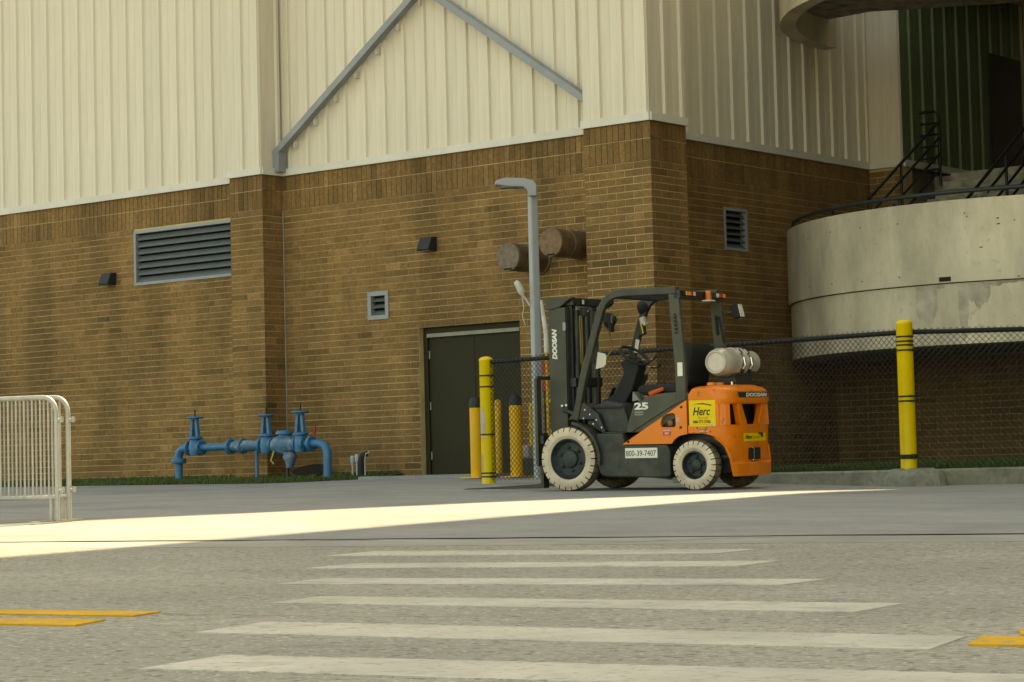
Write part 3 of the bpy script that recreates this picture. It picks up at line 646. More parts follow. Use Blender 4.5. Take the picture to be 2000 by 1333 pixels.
def fence_post(q, zb, zt, bands, label, patches=()):
    root = empty('fence_post', (q.x, q.y, zb), 0, label, 'post', 'yellow sleeved fence posts'); h = zt-zb; r = .088
    b = MB(); b.lathe([(r, 0), (r, h-.06), (r*1.03, h-.055), (r*1.03, h-.04), (r*.92, h-.025), (r*.6, h-.008), (.01, h)], (0, 0, 0), (0, 0, 1), 32); b.build('sleeve', M['yellow_post'], root, smooth=40)
    for z in bands:
        b = MB(); b.lathe([(r+.001, z-.009), (r+.006, z-.009), (r+.006, z+.009), (r+.001, z+.009)], (0, 0, 0), (0, 0, 1), 32, caps=False)
        b.obox((r*.9, -r*.35, z), (.02, .008, 0), (-.008, .02, 0), (0, 0, .012)); b.build('tension_band', M['wire'], root, smooth=40)
    for a0, a1, z0, z1, ov in patches:
        b = MB(); n = 10
        for i in range(n):
            t0, t1 = i/n, (i+1)/n; A0, A1 = a0+(a1-a0)*t0, a0+(a1-a0)*t1
            def zz(t): k = math.sqrt(max(0, 1-(2*t-1)**2)) if ov else 1; c = (z0+z1)/2; return c-(z1-z0)/2*k, c+(z1-z0)/2*k
            (l0, h0), (l1, h1) = zz(t0), zz(t1); rr_ = r+.002
            b.add([(rr_*math.cos(A0), rr_*math.sin(A0), l0), (rr_*math.cos(A1), rr_*math.sin(A1), l1), (rr_*math.cos(A1), rr_*math.sin(A1), h1), (rr_*math.cos(A0), rr_*math.sin(A0), h0)], [(0, 1, 2, 3)])
        b.build('worn_patch', M['grey_patch'], root)
fence_post(PA, -.115, 1.49, [1.36, 1.22, .62, .135, .09], 'yellow fence post with black bands left of the forklift', [(-2.15, -1.25, .55, .97, True), (-2.1, -1.75, .10, .38, False)])
fence_post(PB, -.06, 1.56, [1.43, 1.38, 1.34, 1.285, .79, .74, .16, .145, .13], 'yellow fence post with black bands standing on the kerb right of the forklift')
b = MB(); n = 18; vs_ = []
for r_, z in ((.30, -.25), (.285, -.13), (.25, -.075), (.19, -.05), (.10, -.047)):
    for k in range(n): q = r_*(1+.10*math.sin(k*2.3)+.05*math.sin(k*5.1)); vs_.append((PB.x+.05+q*1.25*math.cos(6.283*k/n), PB.y-.0+q*.85*math.sin(6.283*k/n), z+.012*math.sin(k*3.7+r_*9)))
b.add(vs_, [(i*n+k, i*n+(k+1) % n, (i+1)*n+(k+1) % n, (i+1)*n+k) for i in range(4) for k in range(n)]+[[4*n+k for k in range(n)]])
tag(b.build('post_footing', M['kerb'], smooth=50), 'rough concrete footing bulging from the kerb under the yellow post', 'footing')

# ------------------------------------------------------------------ things by the door
def bollard(x, y, z, h, r, label):
    root = empty('bollard', (x, y, z), 0, label, 'bollard', 'yellow bollards with black caps')
    b = MB(); b.lathe([(r, 0), (r, h)], (0, 0, 0), (0, 0, 1), 28); b.build('post', M['yellow_bollard'], root, smooth=40)
    b = MB(); b.lathe([(r*1.04, h-.03), (r*1.04, h+.03), (r*.95, h+.07), (r*.65, h+.11), (.01, h+.135)], (0, 0, 0), (0, 0, 1), 28); b.build('cap', M['cap_black'], root, smooth=45)
    b = MB(); b.obox((0, 0, .008), (.17, 0, 0), (0, .17, 0), (0, 0, .008)); b.build('base_plate', M['yellow_bollard'], root)
bollard(-2.40, -1.01, -.045, 1.01, .088, 'yellow bollard with a black dome cap left of the yellow fence post')
bollard(-1.97, -.66, -.045, 1.03, .088, 'yellow bollard with a black dome cap seen through the chain-link fence')
b = MB(); b.lathe([(.05, 0), (.05, 1.03), (.035, 1.055), (.01, 1.065)], (-2.79, -.04, .01), (0, 0, 1), 20)
tag(b.build('steel_pipe_post', M['yellow_pipe'], smooth=40), 'thin plain yellow pipe post between the two capped bollards', 'post')
gm = empty('gas_piping', (-2.30, .12, .0), 0, 'yellow painted gas piping behind the fence near the door', 'piping')
b = MB(); b.tube([(0, 0, 0), (0, 0, .98), (.14, .02, 1.02), (.62, .1, 1.02)], .04, 10); b.build('riser', M['yellow_pipe'], gm, smooth=50)
b = MB(); b.tube([(.16, .02, .2), (.16, .02, .98)], .05, 10); b.build('riser', M['yellow_pipe'], gm, smooth=50)
b = MB(); b.tube([(.5, .08, .3), (.5, .08, 1.02)], .055, 10); b.build('riser', M['yellow_pipe'], gm, smooth=50)
for z in (.42, .66, .82):
    b = MB(); b.lathe([(.065, -.03), (.075, -.01), (.075, .01), (.065, .03)], (.16 if z != .66 else 0, .02, z), (0, 0, 1), 12); b.build('coupling', M['yellow_pipe'], gm, smooth=30)
b = MB(); b.obox((.42, .06, .46), (.16, 0, 0), (0, .06, 0), (0, 0, .16)); b.build('meter_body', M['yellow_pipe'], gm, bevel=.03)
b = MB(); b.obox((-2.06, -.30, .31), (.055, 0, 0), (0, .05, 0), (0, 0, .085)); tag(b.build('junction_box', M['grey_patch'], bevel=.006), 'small light grey junction box behind the fence beside the piping', 'box')
b = MB(); b.obox((-2.02, -.34, .09), (.20, 0, 0), (0, .09, 0), (0, 0, .13)); tag(b.build('valve_box', M['box_green'], bevel=.015), 'low dark green box on the ground behind the capped bollard', 'box')
rs = empty('red_sign', (-1.03, -1.19, 1.31), YAW, 'small red warning sign with white marks beside the lamp pole', 'sign')
b = MB(); b.prism([(-.055, -.2), (.055, -.2), (.055, .05), (.075, .09), (.055, .16), (0, .2), (-.055, .16), (-.075, .09), (-.055, .05)], 1, -.004, .004); b.build('plate', M['sign_red'], rs)
for i in range(4):
    b = MB(); b.obox((-.03+.022*i, -.006, -.01+.006*(i % 2)), (.007, 0, 0), (0, .001, 0), (0, 0, .022)); b.build('mark', M['print_white'], rs)
b = MB(); b.tube([(0, .02, -1.35), (0, .02, .15)], .012, 8); b.build('stake', M['dark_steel'], rs)
# lamp pole
lp = empty('street_lamp', (-.795, -1.64, -.10), YAW, 'grey square lamp pole with a single flat lamp head', 'street lamp')
b = MB(); h0 = .062; b.hexa([(-h0, -h0, 0), (h0, -h0, 0), (h0, h0, 0), (-h0, h0, 0), (-.055, -.055, 3.97), (.055, -.055, 3.97), (.055, .055, 3.97), (-.055, .055, 3.97)]); o = b.build('pole', M['pole'], lp, bevel=.02)
o.rotation_euler = (0, 0, .45)
b = MB(); b.prism([(.055, 3.80), (-.05, 3.80), (-.07, 3.88), (-.12, 3.925), (-.3, 3.935), (-.50, 3.965), (-.505, 3.99), (-.48, 4.02), (-.36, 4.055), (-.12, 4.045), (.02, 4.01), (.058, 3.95)], 1, -.13, .13); b.build('lamp_head', M['pole'], lp, bevel=.02)
b = MB(); b.box(-.42, -.20, -.10, .10, 3.925, 3.942); b.build('lens', M['badge_grey'], lp)
b = MB(); b.obox((0, 0, .02), (.15, 0, 0), (0, .15, 0), (0, 0, .02)); b.build('base_plate', M['pole'], lp)
fl = empty('flood_light', (-.90, -1.76, 2.30), YAW, 'small white flood light on a bracket at the side of the lamp pole', 'flood light')
b = MB(); b.tube([(-.10, 0, .27), (-.07, 0, .235), (-.02, 0, .12), (-.01, 0, .08)], [.03, .045, .045, .025], 12); b.build('housing', M['pole_light'], fl, smooth=40)
b = MB(); b.tube([(-.015, 0, .09), (.05, .02, .0), (.09, .04, -.06)], .016, 8); b.build('bracket', M['pole_light'], fl, smooth=50)
b = MB(); b.tube([(-.02, 0, .08), (.005, 0, -.08), (-.02, 0, -.20), (.02, 0, -.32)], .005, 6); b.build('cord', M['tank_white'], fl, smooth=50)
b = MB(); pts = [LDw(.405, 30.85)+(2.30,), LDw(.425, 30.85)+(2.1,), LDw(.455, 30.85)+(1.85,), LDw(.455, 30.85)+(1.60,)]
b.tube(pts, [.02, .03, .033, .033], 10); tag(b.build('conduit', M['pole_light'], smooth=50), 'pale bent conduit running down beside the lamp pole', 'conduit')
b = MB(); b.tube([LDw(.455, 30.85)+(1.60,), LDw(.455, 30.85)+(-.07,)], .02, 8); tag(b.build('conduit_pipe', M['yellow_pipe'], smooth=50), 'yellow pipe below the pale conduit behind the forklift mast', 'pipe')

# ------------------------------------------------------------------ blue backflow preventer
bf = empty('backflow_preventer', (-9.0, -.5, .0), 0, 'blue painted backflow preventer pipe with three hand wheels by the brick wall', 'pipework')
L_ = 3.25; zc = .53
def fl_(x, r=.118, t=.024, w_=None, mt='blue'):
    b = MB(); b.lathe([(r*.97, -t), (r, -t*.8), (r, t*.8), (r*.97, t)], (x, 0, zc), (1, 0, 0), 24); o = b.build('flange', M[mt], bf, smooth=40)
    bb_ = MB()
    for k in range(8):
        a_ = k*math.pi/4+.2; c_ = Vector((x, math.cos(a_)*r*.8, zc+math.sin(a_)*r*.8)); bb_.tube([c_-Vector((t+.015, 0, 0)), c_+Vector((t+.015, 0, 0))], .011, 6)
    bb_.build('bolts', M[mt], o)
b = MB(); b.tube([(0, 0, 0), (0, 0, .30)], .062, 16); b.build('riser', M['blue'], bf, smooth=50)
b = MB(); b.lathe([(.115, -.04), (.12, -.03), (.12, .03), (.115, .04)], (0, 0, .33), (0, 0, 1), 24); b.build('flange', M['blue'], bf, smooth=40)
b = MB(); b.tube([(0, 0, .34), (0, 0, zc-.12), (.03, 0, zc-.05), (.09, 0, zc-.01), (.17, 0, zc)], .066, 16); b.build('elbow', M['blue'], bf, smooth=50)
b = MB(); b.tube([(.17, 0, zc), (L_-.25, 0, zc)], .057, 16); b.build('main_pipe', M['blue'], bf, smooth=50)
b = MB(); b.tube([(L_-.32, 0, zc), (L_-.16, 0, zc), (L_-.05, 0, zc-.04), (L_, 0, zc-.13), (L_, 0, zc-.25), (L_, 0, -.02)], .064, 16); b.build('elbow', M['blue'], bf, smooth=50)
for x in (.25, .52, 1.18, 1.45, 1.86, 2.10, 2.33, 2.62, 2.78, 2.92): fl_(x)
b = MB(); b.lathe([(.065, 1.2), (.09, 1.28), (.095, 1.42), (.085, 1.6), (.075, 1.8), (.07, 1.9)], (0, 0, zc), (1, 0, 0), 20, caps=False); b.build('check_valve', M['blue_worn'], bf, smooth=40)
b = MB(); b.lathe([(.08, 2.1), (.13, 2.18), (.155, 2.28), (.155, 2.4), (.13, 2.5), (.085, 2.62)], (0, 0, zc-.01), (1, 0, 0), 24, caps=False); b.build('relief_valve', M['blue_worn'], bf, smooth=40)
b = MB(); b.lathe([(.09, 0), (.10, .15), (.135, .16), (.135, .19), (.12, .21), (.04, .22)], (2.36, 0, zc), (0, 0, 1), 24); b.build('relief_cap', M['blue'], bf, smooth=40)
b = MB(); b.lathe([(.09, 0), (.11, -.08), (.07, -.16), (.05, -.24)], (2.50, -.04, zc-.12), (0, 0, 1), 16); b.build('drain_cup', M['blue_worn'], bf, smooth=40)
b = MB(); b.tube([(2.25, -.12, zc-.1), (2.22, -.16, zc-.24), (2.28, -.15, zc-.30)], .018, 8); b.build('bleed_pipe', M['brass'], bf, smooth=50)
def gate_valve(x, y, s_=1.0):
    b = MB(); b.lathe([(.09, -.12), (.11, 0), (.09, .10), (.08, .13), (.12, .14), (.12, .17), (.09, .18)], (x, y, zc), (0, 0, 1), 20); v_ = b.build('gate_valve', M['blue'], bf, smooth=40)
    for sg in (-1, 1):
        b = MB(); b.hexa([(x+sg*.07-.03, y-.03, zc+.18), (x+sg*.07+.02, y-.03, zc+.18), (x+sg*.07+.02, y+.03, zc+.18), (x+sg*.07-.03, y+.03, zc+.18),
                          (x+sg*.042-.026, y-.025, zc+.45*s_), (x+sg*.042+.018, y-.025, zc+.45*s_), (x+sg*.042+.018, y+.025, zc+.45*s_), (x+sg*.042-.018, y+.025, zc+.45*s_)]); b.build('yoke_arm', M['blue'], v_)
    b = MB(); b.lathe([(.06, .44*s_), (.06, .47*s_), (.04, .48*s_)], (x, y, zc), (0, 0, 1), 16); b.build('yoke_top', M['blue'], v_, smooth=40)
    b = MB(); b.tube([(x, y, zc+.1), (x, y, zc+.60*s_)], .014, 8); b.build('stem', M['dark_steel'], v_)
    b = MB(); R_ = .122; b.tube([(x+R_*math.cos(k*math.pi/12), y+R_*math.sin(k*math.pi/12), zc+.475*s_) for k in range(24)], .017, 8, closed=True)
    for k in range(5):
        a_ = k*2*math.pi/5; b.tube([(x, y, zc+.465*s_), (x+R_*math.cos(a_), y+R_*math.sin(a_), zc+.475*s_)], .012, 6)
    b.build('hand_wheel', M['blue'], v_, smooth=50)
gate_valve(.385, 0, 1.0); gate_valve(1.97, 0, .97); gate_valve(2.70, 0, 1.02)
b = MB(); b.tube([(1.75, 0, -.02), (1.75, 0, zc-.05)], .028, 10); b.build('support_leg', M['blue'], bf, smooth=50)
b = MB(); b.tube([(2.36, .05, -.02), (2.36, .05, .35)], .02, 8); b.build('support_leg', M['dark_steel'], bf, smooth=50)
b = MB(); b.bar((3.02, -.05, zc+.1), (3.06, -.05, zc+.27), .02, .03); b.build('red_lever', M['rust_red'], bf)
# small hose standpipe by the wall
sp_ = empty('hose_standpipe', (-5.46, -.26, .03), 0, 'small grey utility standpipes with a black hose bib cover near the wall', 'standpipe')
for x, h in ((0, .30), (.09, .32)):
    b = MB(); b.tube([(x, 0, 0), (x, 0, h)], .016, 8); b.build('pipe', M['grey_patch'], sp_, smooth=50)
    b = MB(); b.lathe([(.028, h-.12), (.034, h-.1), (.034, h-.02), (.02, h)], (x, 0, 0), (0, 0, 1), 12); b.build('fitting', M['grey_patch'], sp_, smooth=40)
b = MB(); b.tube([(.17, 0, 0), (.18, 0, .2), (.22, 0, .30), (.28, 0, .33), (.30, 0, .28)], [.05, .055, .05, .035, .02], 12); b.build('hose_cover', M['rubber'], sp_, smooth=50)
b = MB(); b.tube([(.27, -.02, 0), (.27, -.02, .25), (.30, -.02, .33), (.36, -.02, .34), (.36, -.02, .37)], .01, 8); b.build('riser', M['grey_patch'], sp_, smooth=50)
b = MB(); b.lathe([(.30, 0), (.28, .02), (.01, .03)], (-6.6, -.0, .12), (.1, -.3, 1), 20); tag(b.build('dark_lid', M['black_metal'], smooth=40), 'flat dark lid leaning in the grass behind the blue pipe', 'lid')

# ------------------------------------------------------------------ crowd barriers at the left
BD = -3.86
def barrier(L, D, ang, label):
    x, y = LDw(L, D); rz = YAW+ang
    root = empty('crowd_barrier', (x, y, gz(x, y)), rz, label, 'barrier', 'steel crowd barriers')
    W_ = 2.2; zt, zb = 1.055, .215; r = .021
    arc = [(-.13+.13*math.sin(a_), 0, zt-.13+.13*math.cos(a_)) for a_ in [k*math.pi/12 for k in range(7)]]
    arcl = [(-W_-x_, 0, z_) for x_, _, z_ in reversed(arc)]
    b = MB(); b.tube([(-W_, 0, .02)]+arcl[:0]+[(-W_, 0, zt-.13)]+[(-W_+.13-.13*math.cos(k*math.pi/12), 0, zt-.13+.13*math.sin(k*math.pi/12)) for k in range(1, 7)]+arc+[(0, 0, .02)], r, 10); b.build('frame', M['galv'], root, smooth=50)
    b = MB(); b.tube([(-W_, 0, zb), (0, 0, zb)], .019, 10); b.build('bottom_rail', M['galv'], root, smooth=50)
    n = 28
    for i in range(1, n):
        x_ = -W_*i/n; b = MB(); b.tube([(x_, 0, zb), (x_, 0, zt-(.0 if .1 < -x_ < W_-.1 else .03))], .0085, 8); b.build('bar', M['galv'], root, smooth=50)
    for x_ in (-.06, -W_+.06):
        b = MB(); b.bar((x_, -.32, .018), (x_, .32, .018), .045, .012); b.build('foot', M['galv'], root)
        b = MB(); b.tube([(x_, 0, .02), (x_, 0, zb)], .018, 8); b.build('foot_post', M['galv'], root, smooth=50)
    for z_ in (.86, .27):
        b = MB(); b.tube([(0, 0, z_), (.05, 0, z_)], .016, 8); b.tube([(.05, 0, z_-.02), (.05, 0, z_+.03)], .016, 8); b.build('hook', M['galv'], root, smooth=40)
barrier(-3.83, 19.45, -.36, 'front steel crowd barrier of two at the left edge')
barrier(-3.765, 19.62, -.36, 'rear steel crowd barrier standing just behind the front one')

# ------------------------------------------------------------------ road markings in yellow
def run(q, d, sl):
    """lengthens a measured line end out along the road by d metres"""
    a, b_, c, e_ = [Vector(p) for p in q]; k = Vector((d, d*sl))
    return (a+k, b_+k, c, e_) if d < 0 else (a, b_, c+k, e_+k)
for q, d, lab in ((((11.18,-20.21),(11.10,-19.98),(11.72,-19.87),(11.79,-20.08)), -9, 'upper yellow centre line painted on the road at the left'),
             (((11.40,-20.62),(11.30,-20.36),(11.84,-20.25),(11.96,-20.50)), -9, 'lower yellow centre line painted on the road at the left'),
             (((15.25,-20.05),(15.15,-19.77),(15.27,-19.75),(15.42,-20.03)), 9, 'lower yellow centre line touching the crosswalk bar at the right'),
             (((15.235,-19.685),(15.145,-19.53),(15.265,-19.51),(15.34,-19.665)), 9, 'upper yellow centre line at the right picture edge')):
    tag(patch('centre_line', [run(q, d, .17)], M['yellow_line'], .0065), lab, 'road marking', 'yellow centre lines')

# ------------------------------------------------------------------ forklift (local x forward, y towards its left side, z up)
fk = bpy.data.objects.new('forklift', None); COL.objects.link(fk)
tag(fk, 'orange and charcoal forklift truck with cream tyres and a gas bottle', 'forklift')
ud, vd = Vector((-.994707, -.102171, .010892)), Vector((.101981, -.994645, -.016769)); wd_ = ud.cross(vd)
FO = Vector((3.4017, -6.0285, -.1806)); mm = Matrix.Identity(4)
for i in range(3): mm[i][0], mm[i][1], mm[i][2], mm[i][3] = ud[i], vd[i], wd_[i], FO[i]
fk.matrix_world = mm
def fp(name, b, mt, parent=fk, **k): return b.build(name, M[mt] if isinstance(mt, str) else [M[q] for q in mt], parent, **k)
def bx(name, a, mt, parent=fk, bevel=.006): b = MB(); b.box(*a); return fp(name, b, mt, parent, bevel=bevel)

def wheel(x, y, R, rimr, wdt, nlug, nuts):
    sd = 1 if y > 0 else -1; yo = y+sd*wdt/2
    b = MB(); N = nlug*12; prof = [(rimr, -wdt/2+.02, 0), (rimr+.03, -wdt/2, 0), (R-.055, -wdt/2, 0), (R-.012, -wdt/2+.02, 0), (R, -wdt/2+.05, 1), (R, 0, 1), (R, wdt/2-.05, 1), (R-.012, wdt/2-.02, 2), (R-.05, wdt/2, 0), (rimr+.03, wdt/2, 0), (rimr, wdt/2-.02, 0)]
    vs_ = []
    for r_, h, fl in prof:
        for k in range(N):
            a_ = 2*math.pi*k/N; rr_ = r_
            if r_ > R-.03: rr_ = r_-(.026 if k % 12 == 0 else 0)
            vs_.append((x+rr_*math.cos(a_), y+sd*h, R+rr_*math.sin(a_)))
    np_ = len(prof); fs = []
    b.v = vs_; b.tone = [.5]*len(vs_)
    for i in range(np_-1):
        for k in range(N):
            b.f.append([i*N+k, i*N+(k+1) % N, (i+1)*N+(k+1) % N, (i+1)*N+k])
            slit = (k % 12 in (0, 11)); b.mi.append(1 if 3 <= i <= 6 or i <= 2 else (1 if (i == 7 and slit) else 0))
    hub = MB(); c_ = Vector((x, yo, R)); ax = Vector((0, sd, 0))
    hub.lathe([(rimr+.004, -wdt*.5), (rimr+.004, -.02), (rimr-.012, -.012), (rimr-.02, -.04), (rimr*.86, -.055), (rimr*.80, -.075), (rimr*.45, -.075), (rimr*.40, -.05), (rimr*.22, -.04), (.01, -.035)], c_, ax, 40)
    h = fp('wheel', hub, 'rim', smooth=35)
    fp('tyre', b, ('tyre', 'tread'), h, smooth=28)
    nb = MB()
    for k in range(nuts):
        a_ = 2*math.pi*k/nuts+.35; nb = MB(); q = c_+Vector((math.cos(a_)*rimr*.58, 0, math.sin(a_)*rimr*.58))
        nb.lathe([(.019, -.08), (.019, -.055), (.010, -.05), (.010, -.035)], q, ax, 8); fp('wheel_nut', nb, 'rim', h)
for y in (.46, -.46): wheel(-.02, y, .340, .215, .20, 26, 6)
for y in (.45, -.45): wheel(-1.512, y, .258, .143, .17, 24, 5)
# chassis, sills, fenders, floor
b = MB(); b.prism([(-.345, .60), (-.345, .27), (-.385, .165), (-.46, .145), (-1.18, .13), (-1.225, .15), (-1.225, .40), (-1.19, .475), (-.70, .475), (-.66, .60)], 1, -.48, .50); fp('side_sill', b, 'frame_black', bevel=.018)
b = MB(); b.prism([(-.36, .605), (-.67, .605), (-.70, .665), (-.62, .90), (-.40, .94), (-.20, .86), (-.18, .70)], 1, -.40, .40); fp('floor_cowl', b, 'frame_black', bevel=.015)
b = MB(); b.prism([(.02, .745), (-.30, .745), (-.42, .58), (-.44, .62), (-.36, .80), (-.16, .93), (-.08, .86)], 1, .22, .47); fp('front_cowl', b, 'dark_steel', bevel=.012)
for k in range(7):
    q = [(-.20, .85), (-.26, .80), (-.34, .74), (-.10, .80), (-.40, .66), (-.30, .70), (-.18, .76)][k]; b = MB(); b.lathe([(.011, 0), (.011, .008), (.004, .012)], (q[0], .468, q[1]), (0, 1, 0), 8); fp('bolt', b, 'chrome')
for sg in (1, -1):
    b = MB(); n = 14; vs_ = []
    for i in range(n+1):
        a_ = math.radians(100-112*i/n*1.0); a_ = math.radians(98+92*i/n)
        for rr_ in (.362, .392):
            for y in (.345, .545): vs_.append((-.02+rr_*math.cos(a_), sg*y, .34+rr_*math.sin(a_)))
    b.add(vs_, [f for i in range(n) for f in ((4*i, 4*i+1, 4*i+5, 4*i+4), (4*i+2, 4*i+6, 4*i+7, 4*i+3), (4*i, 4*i+4, 4*i+6, 4*i+2), (4*i+1, 4*i+3, 4*i+7, 4*i+5))]+[(0, 2, 3, 1), (4*n, 4*n+1, 4*n+3, 4*n+2)])
    fp('fender', b, 'frame_black', smooth=40)
bx('axle', (-.10, .06, -.40, .40, .24, .44), 'dark_steel'); bx('rear_axle', (-1.58, -1.44, -.40, .40, .17, .35), 'dark_steel')
bx('underbody', (-1.9, -.35, -.32, .32, .17, .58), 'dark_steel')
b = MB(); b.tube([(-1.72, .30, .32), (-1.86, .28, .33)], .05, 10); fp('steer_cylinder', b, 'dark_steel')
bx('step_plate', (-.69, -.40, .30, .46, .602, .612), 'charcoal')
bx('floor_plate', (-.62, -.1, -.42, .42, .86, .885), 'rubber')
b = MB(); b.bar((-.28, .12, .93), (-.36, .12, 1.08), .07, .01); fp('pedal', b, 'rubber'); b = MB(); b.bar((-.28, -.12, .93), (-.36, -.12, 1.08), .07, .01); fp('pedal', b, 'rubber')
b = MB(); b.prism([(-.62, .93), (-.69, .94), (-.74, .90), (-.66, 1.0), (-.63, 1.03)], 1, .08, .2); fp('lever_guard', b, 'badge_grey')
# orange side panels with the filler opening
oc = [(-1.122, .693), (-1.14, .745), (-1.176, .78), (-1.268, .796), (-1.298, .780), (-1.303, .665), (-1.285, .648), (-1.131, .65)]
outer = [(-.663, .480), (-1.245, .480), (-1.285, .525), (-1.34, .560), (-1.432, .575), (-1.432, .922)]
for sg in (1, -1):
    b = MB(); y0, y1 = sg*.47, sg*.503
    # ring between outline and hole, stitched by angle
    cx_, cz_ = -1.215, .715
    def dense(P, n):
        out = []
        for i in range(len(P)):
            p_, q_ = P[i], P[(i+1) % len(P)]
            for k in range(n): out.append((p_[0]+(q_[0]-p_[0])*k/n, p_[1]+(q_[1]-p_[1])*k/n))
        return out
    K = 64
    def ray_hit(P, a_):
        d = (math.cos(a_), math.sin(a_)); best = None
        for i in range(len(P)):
            (x1, y1_), (x2, y2_) = P[i], P[(i+1) % len(P)]; ex_, ey_ = x2-x1, y2_-y1_; den = d[0]*ey_-d[1]*ex_
            if abs(den) < 1e-9: continue
            t = ((x1-cx_)*ey_-(y1_-cz_)*ex_)/den; s_ = ((x1-cx_)*d[1]-(y1_-cz_)*d[0])/den
            if t > 0 and -1e-6 <= s_ <= 1+1e-6 and (best is None or t > best): best = t
        return (cx_+d[0]*best, cz_+d[1]*best)
    angs = sorted(set([2*math.pi*k/K for k in range(K)]+[math.atan2(q[1]-cz_, q[0]-cx_) % (2*math.pi) for q in outer]))
    ro = [ray_hit(outer, a_) for a_ in angs]; ri = [ray_hit(oc, a_) for a_ in angs]; n = len(angs); vs_ = []
    for y in (y0, y1): vs_ += [(q[0], y, q[1]) for q in ro]+[(q[0], y, q[1]) for q in ri]
    for i in range(n):
        j = (i+1) % n
        b.f += [[2*n+i, 2*n+j, 3*n+j, 3*n+i], [i, n+i, n+j, j], [i, j, 2*n+j, 2*n+i], [n+i, 3*n+i, 3*n+j, n+j]]; b.mi += [0]*4
    b.v = vs_; b.tone = [.5]*len(vs_); sp = fp('side_panel', b, 'orange')
    bx('filler_recess', (-1.32, -1.1, min(sg*.40, sg*.465), max(sg*.40, sg*.465), .62, .81), 'fuel_dark')
    for q in ((-1.372, .852), (-1.36, .645), (-.735, .51)):
        bb_ = MB(); bb_.lathe([(.014, 0), (.014, .006), (.008, .01)], (q[0], sg*.503, q[1]), (0, sg, 0), 10); fp('panel_screw', bb_, 'dark_steel', sp)
b = MB(); b.lathe([(.03, 0), (.032, .01), (.02, .018), (.01, .02)], (-1.22, .466, .69), (0, 1, 0), 14); fp('fuel_cap', b, 'hood_a', smooth=40)
# hood beside the seat
b = MB(); b.prism([(-.693, .60), (-.705, .68), (-.785, .895), (-.82, .905), (-.87, .915), (-.93, .965), (-1.10, .998), (-1.30, 1.008), (-1.435, 1.0), (-1.435, .80), (-.98, .60)], 1, -.465, .468); fp('engine_hood', b, 'charcoal', bevel=.018)
b = MB(); b.prism([(-.70, .607), (-.72, .625), (-1.05, .80), (-1.25, .905), (-1.41, .965), (-1.41, .925), (-1.25, .865), (-1.05, .76), (-.76, .605)], 1, .466, .482); fp('hood_trim', b, 'charcoal', bevel=.006)
# seat
b = MB(); b.prism([(-.72, .99), (-.66, 1.04), (-.70, 1.10), (-1.10, 1.10), (-1.22, 1.08), (-1.22, .99)], 1, -.24, .20); fp('seat_cushion', b, 'rubber', bevel=.04)
b = MB(); b.prism([(-1.16, 1.06), (-1.17, 1.44), (-1.20, 1.51), (-1.34, 1.52), (-1.36, 1.46), (-1.30, 1.06)], 1, -.25, .22); fp('seat_back', b, 'rubber', bevel=.04)
b = MB(); b.tube([(-1.02, .235, 1.05), (-.93, .24, 1.02), (-.86, .24, .995)], [.02, .026, .03], 8); fp('seat_belt', b, 'strap')
bx('arm_rest', (-1.12, -.86, -.36, -.28, 1.14, 1.20), 'rubber', bevel=.02)
b = MB(); b.bar((-.98, -.32, 1.0), (-.98, -.32, 1.16), .04, .05); fp('arm_rest_post', b, 'rubber')
# dash, column, wheel
b = MB(); b.prism([(-.20, .93), (-.38, 1.02), (-.50, 1.24), (-.46, 1.33), (-.53, 1.39), (-.60, 1.40), (-.69, 1.30), (-.60, 1.06), (-.50, .90)], 1, -.02, .16); fp('dash_column', b, 'rubber', bevel=.02)
b = MB(); b.prism([(-.17, .92), (-.28, 1.10), (-.43, 1.24), (-.49, 1.22), (-.33, .92)], 1, -.42, .0); fp('dash_cowl', b, 'charcoal', bevel=.02)
sc_ = Vector((-.60, .10, 1.41)); sax = Vector((-.60, .12, .80)).normalized(); sx = sax.cross(Vector((0, 1, 0))).normalized(); sy = sax.cross(sx)
b = MB(); b.tube([sc_+sx*.165*math.cos(k*math.pi/16)+sy*.165*math.sin(k*math.pi/16) for k in range(32)], .016, 8, closed=True); sw = fp('steering_wheel', b, 'rubber', smooth=50)
for a_ in (.5, 2.6, 4.7):
    b = MB(); b.bar(sc_-sax*.03, sc_+sx*.16*math.cos(a_)+sy*.16*math.sin(a_), .03, .012, tuple(sax)); fp('spoke', b, 'rubber', sw)
b = MB(); b.lathe([(.045, -.05), (.05, -.01), (.03, .0), (.01, .002)], sc_, sax, 16); fp('wheel_boss', b, 'rubber', sw, smooth=40)
b = MB(); b.lathe([(.012, 0), (.022, .02), (.022, .04), (.01, .055)], sc_+sx*.12+sy*-.10, sax, 12); fp('spinner_knob', b, 'rubber', sw, smooth=40)
b = MB(); b.tube([(-.70, .02, 1.33), (-.76, -.02, 1.36), (-.80, -.02, 1.40)], [.008, .008, .02], 8); fp('control_lever', b, 'rubber')
b = MB(); b.tube([(-.70, -.06, 1.28), (-.77, -.10, 1.28), (-.80, -.10, 1.32)], [.008, .008, .02], 8); fp('control_lever', b, 'rubber')
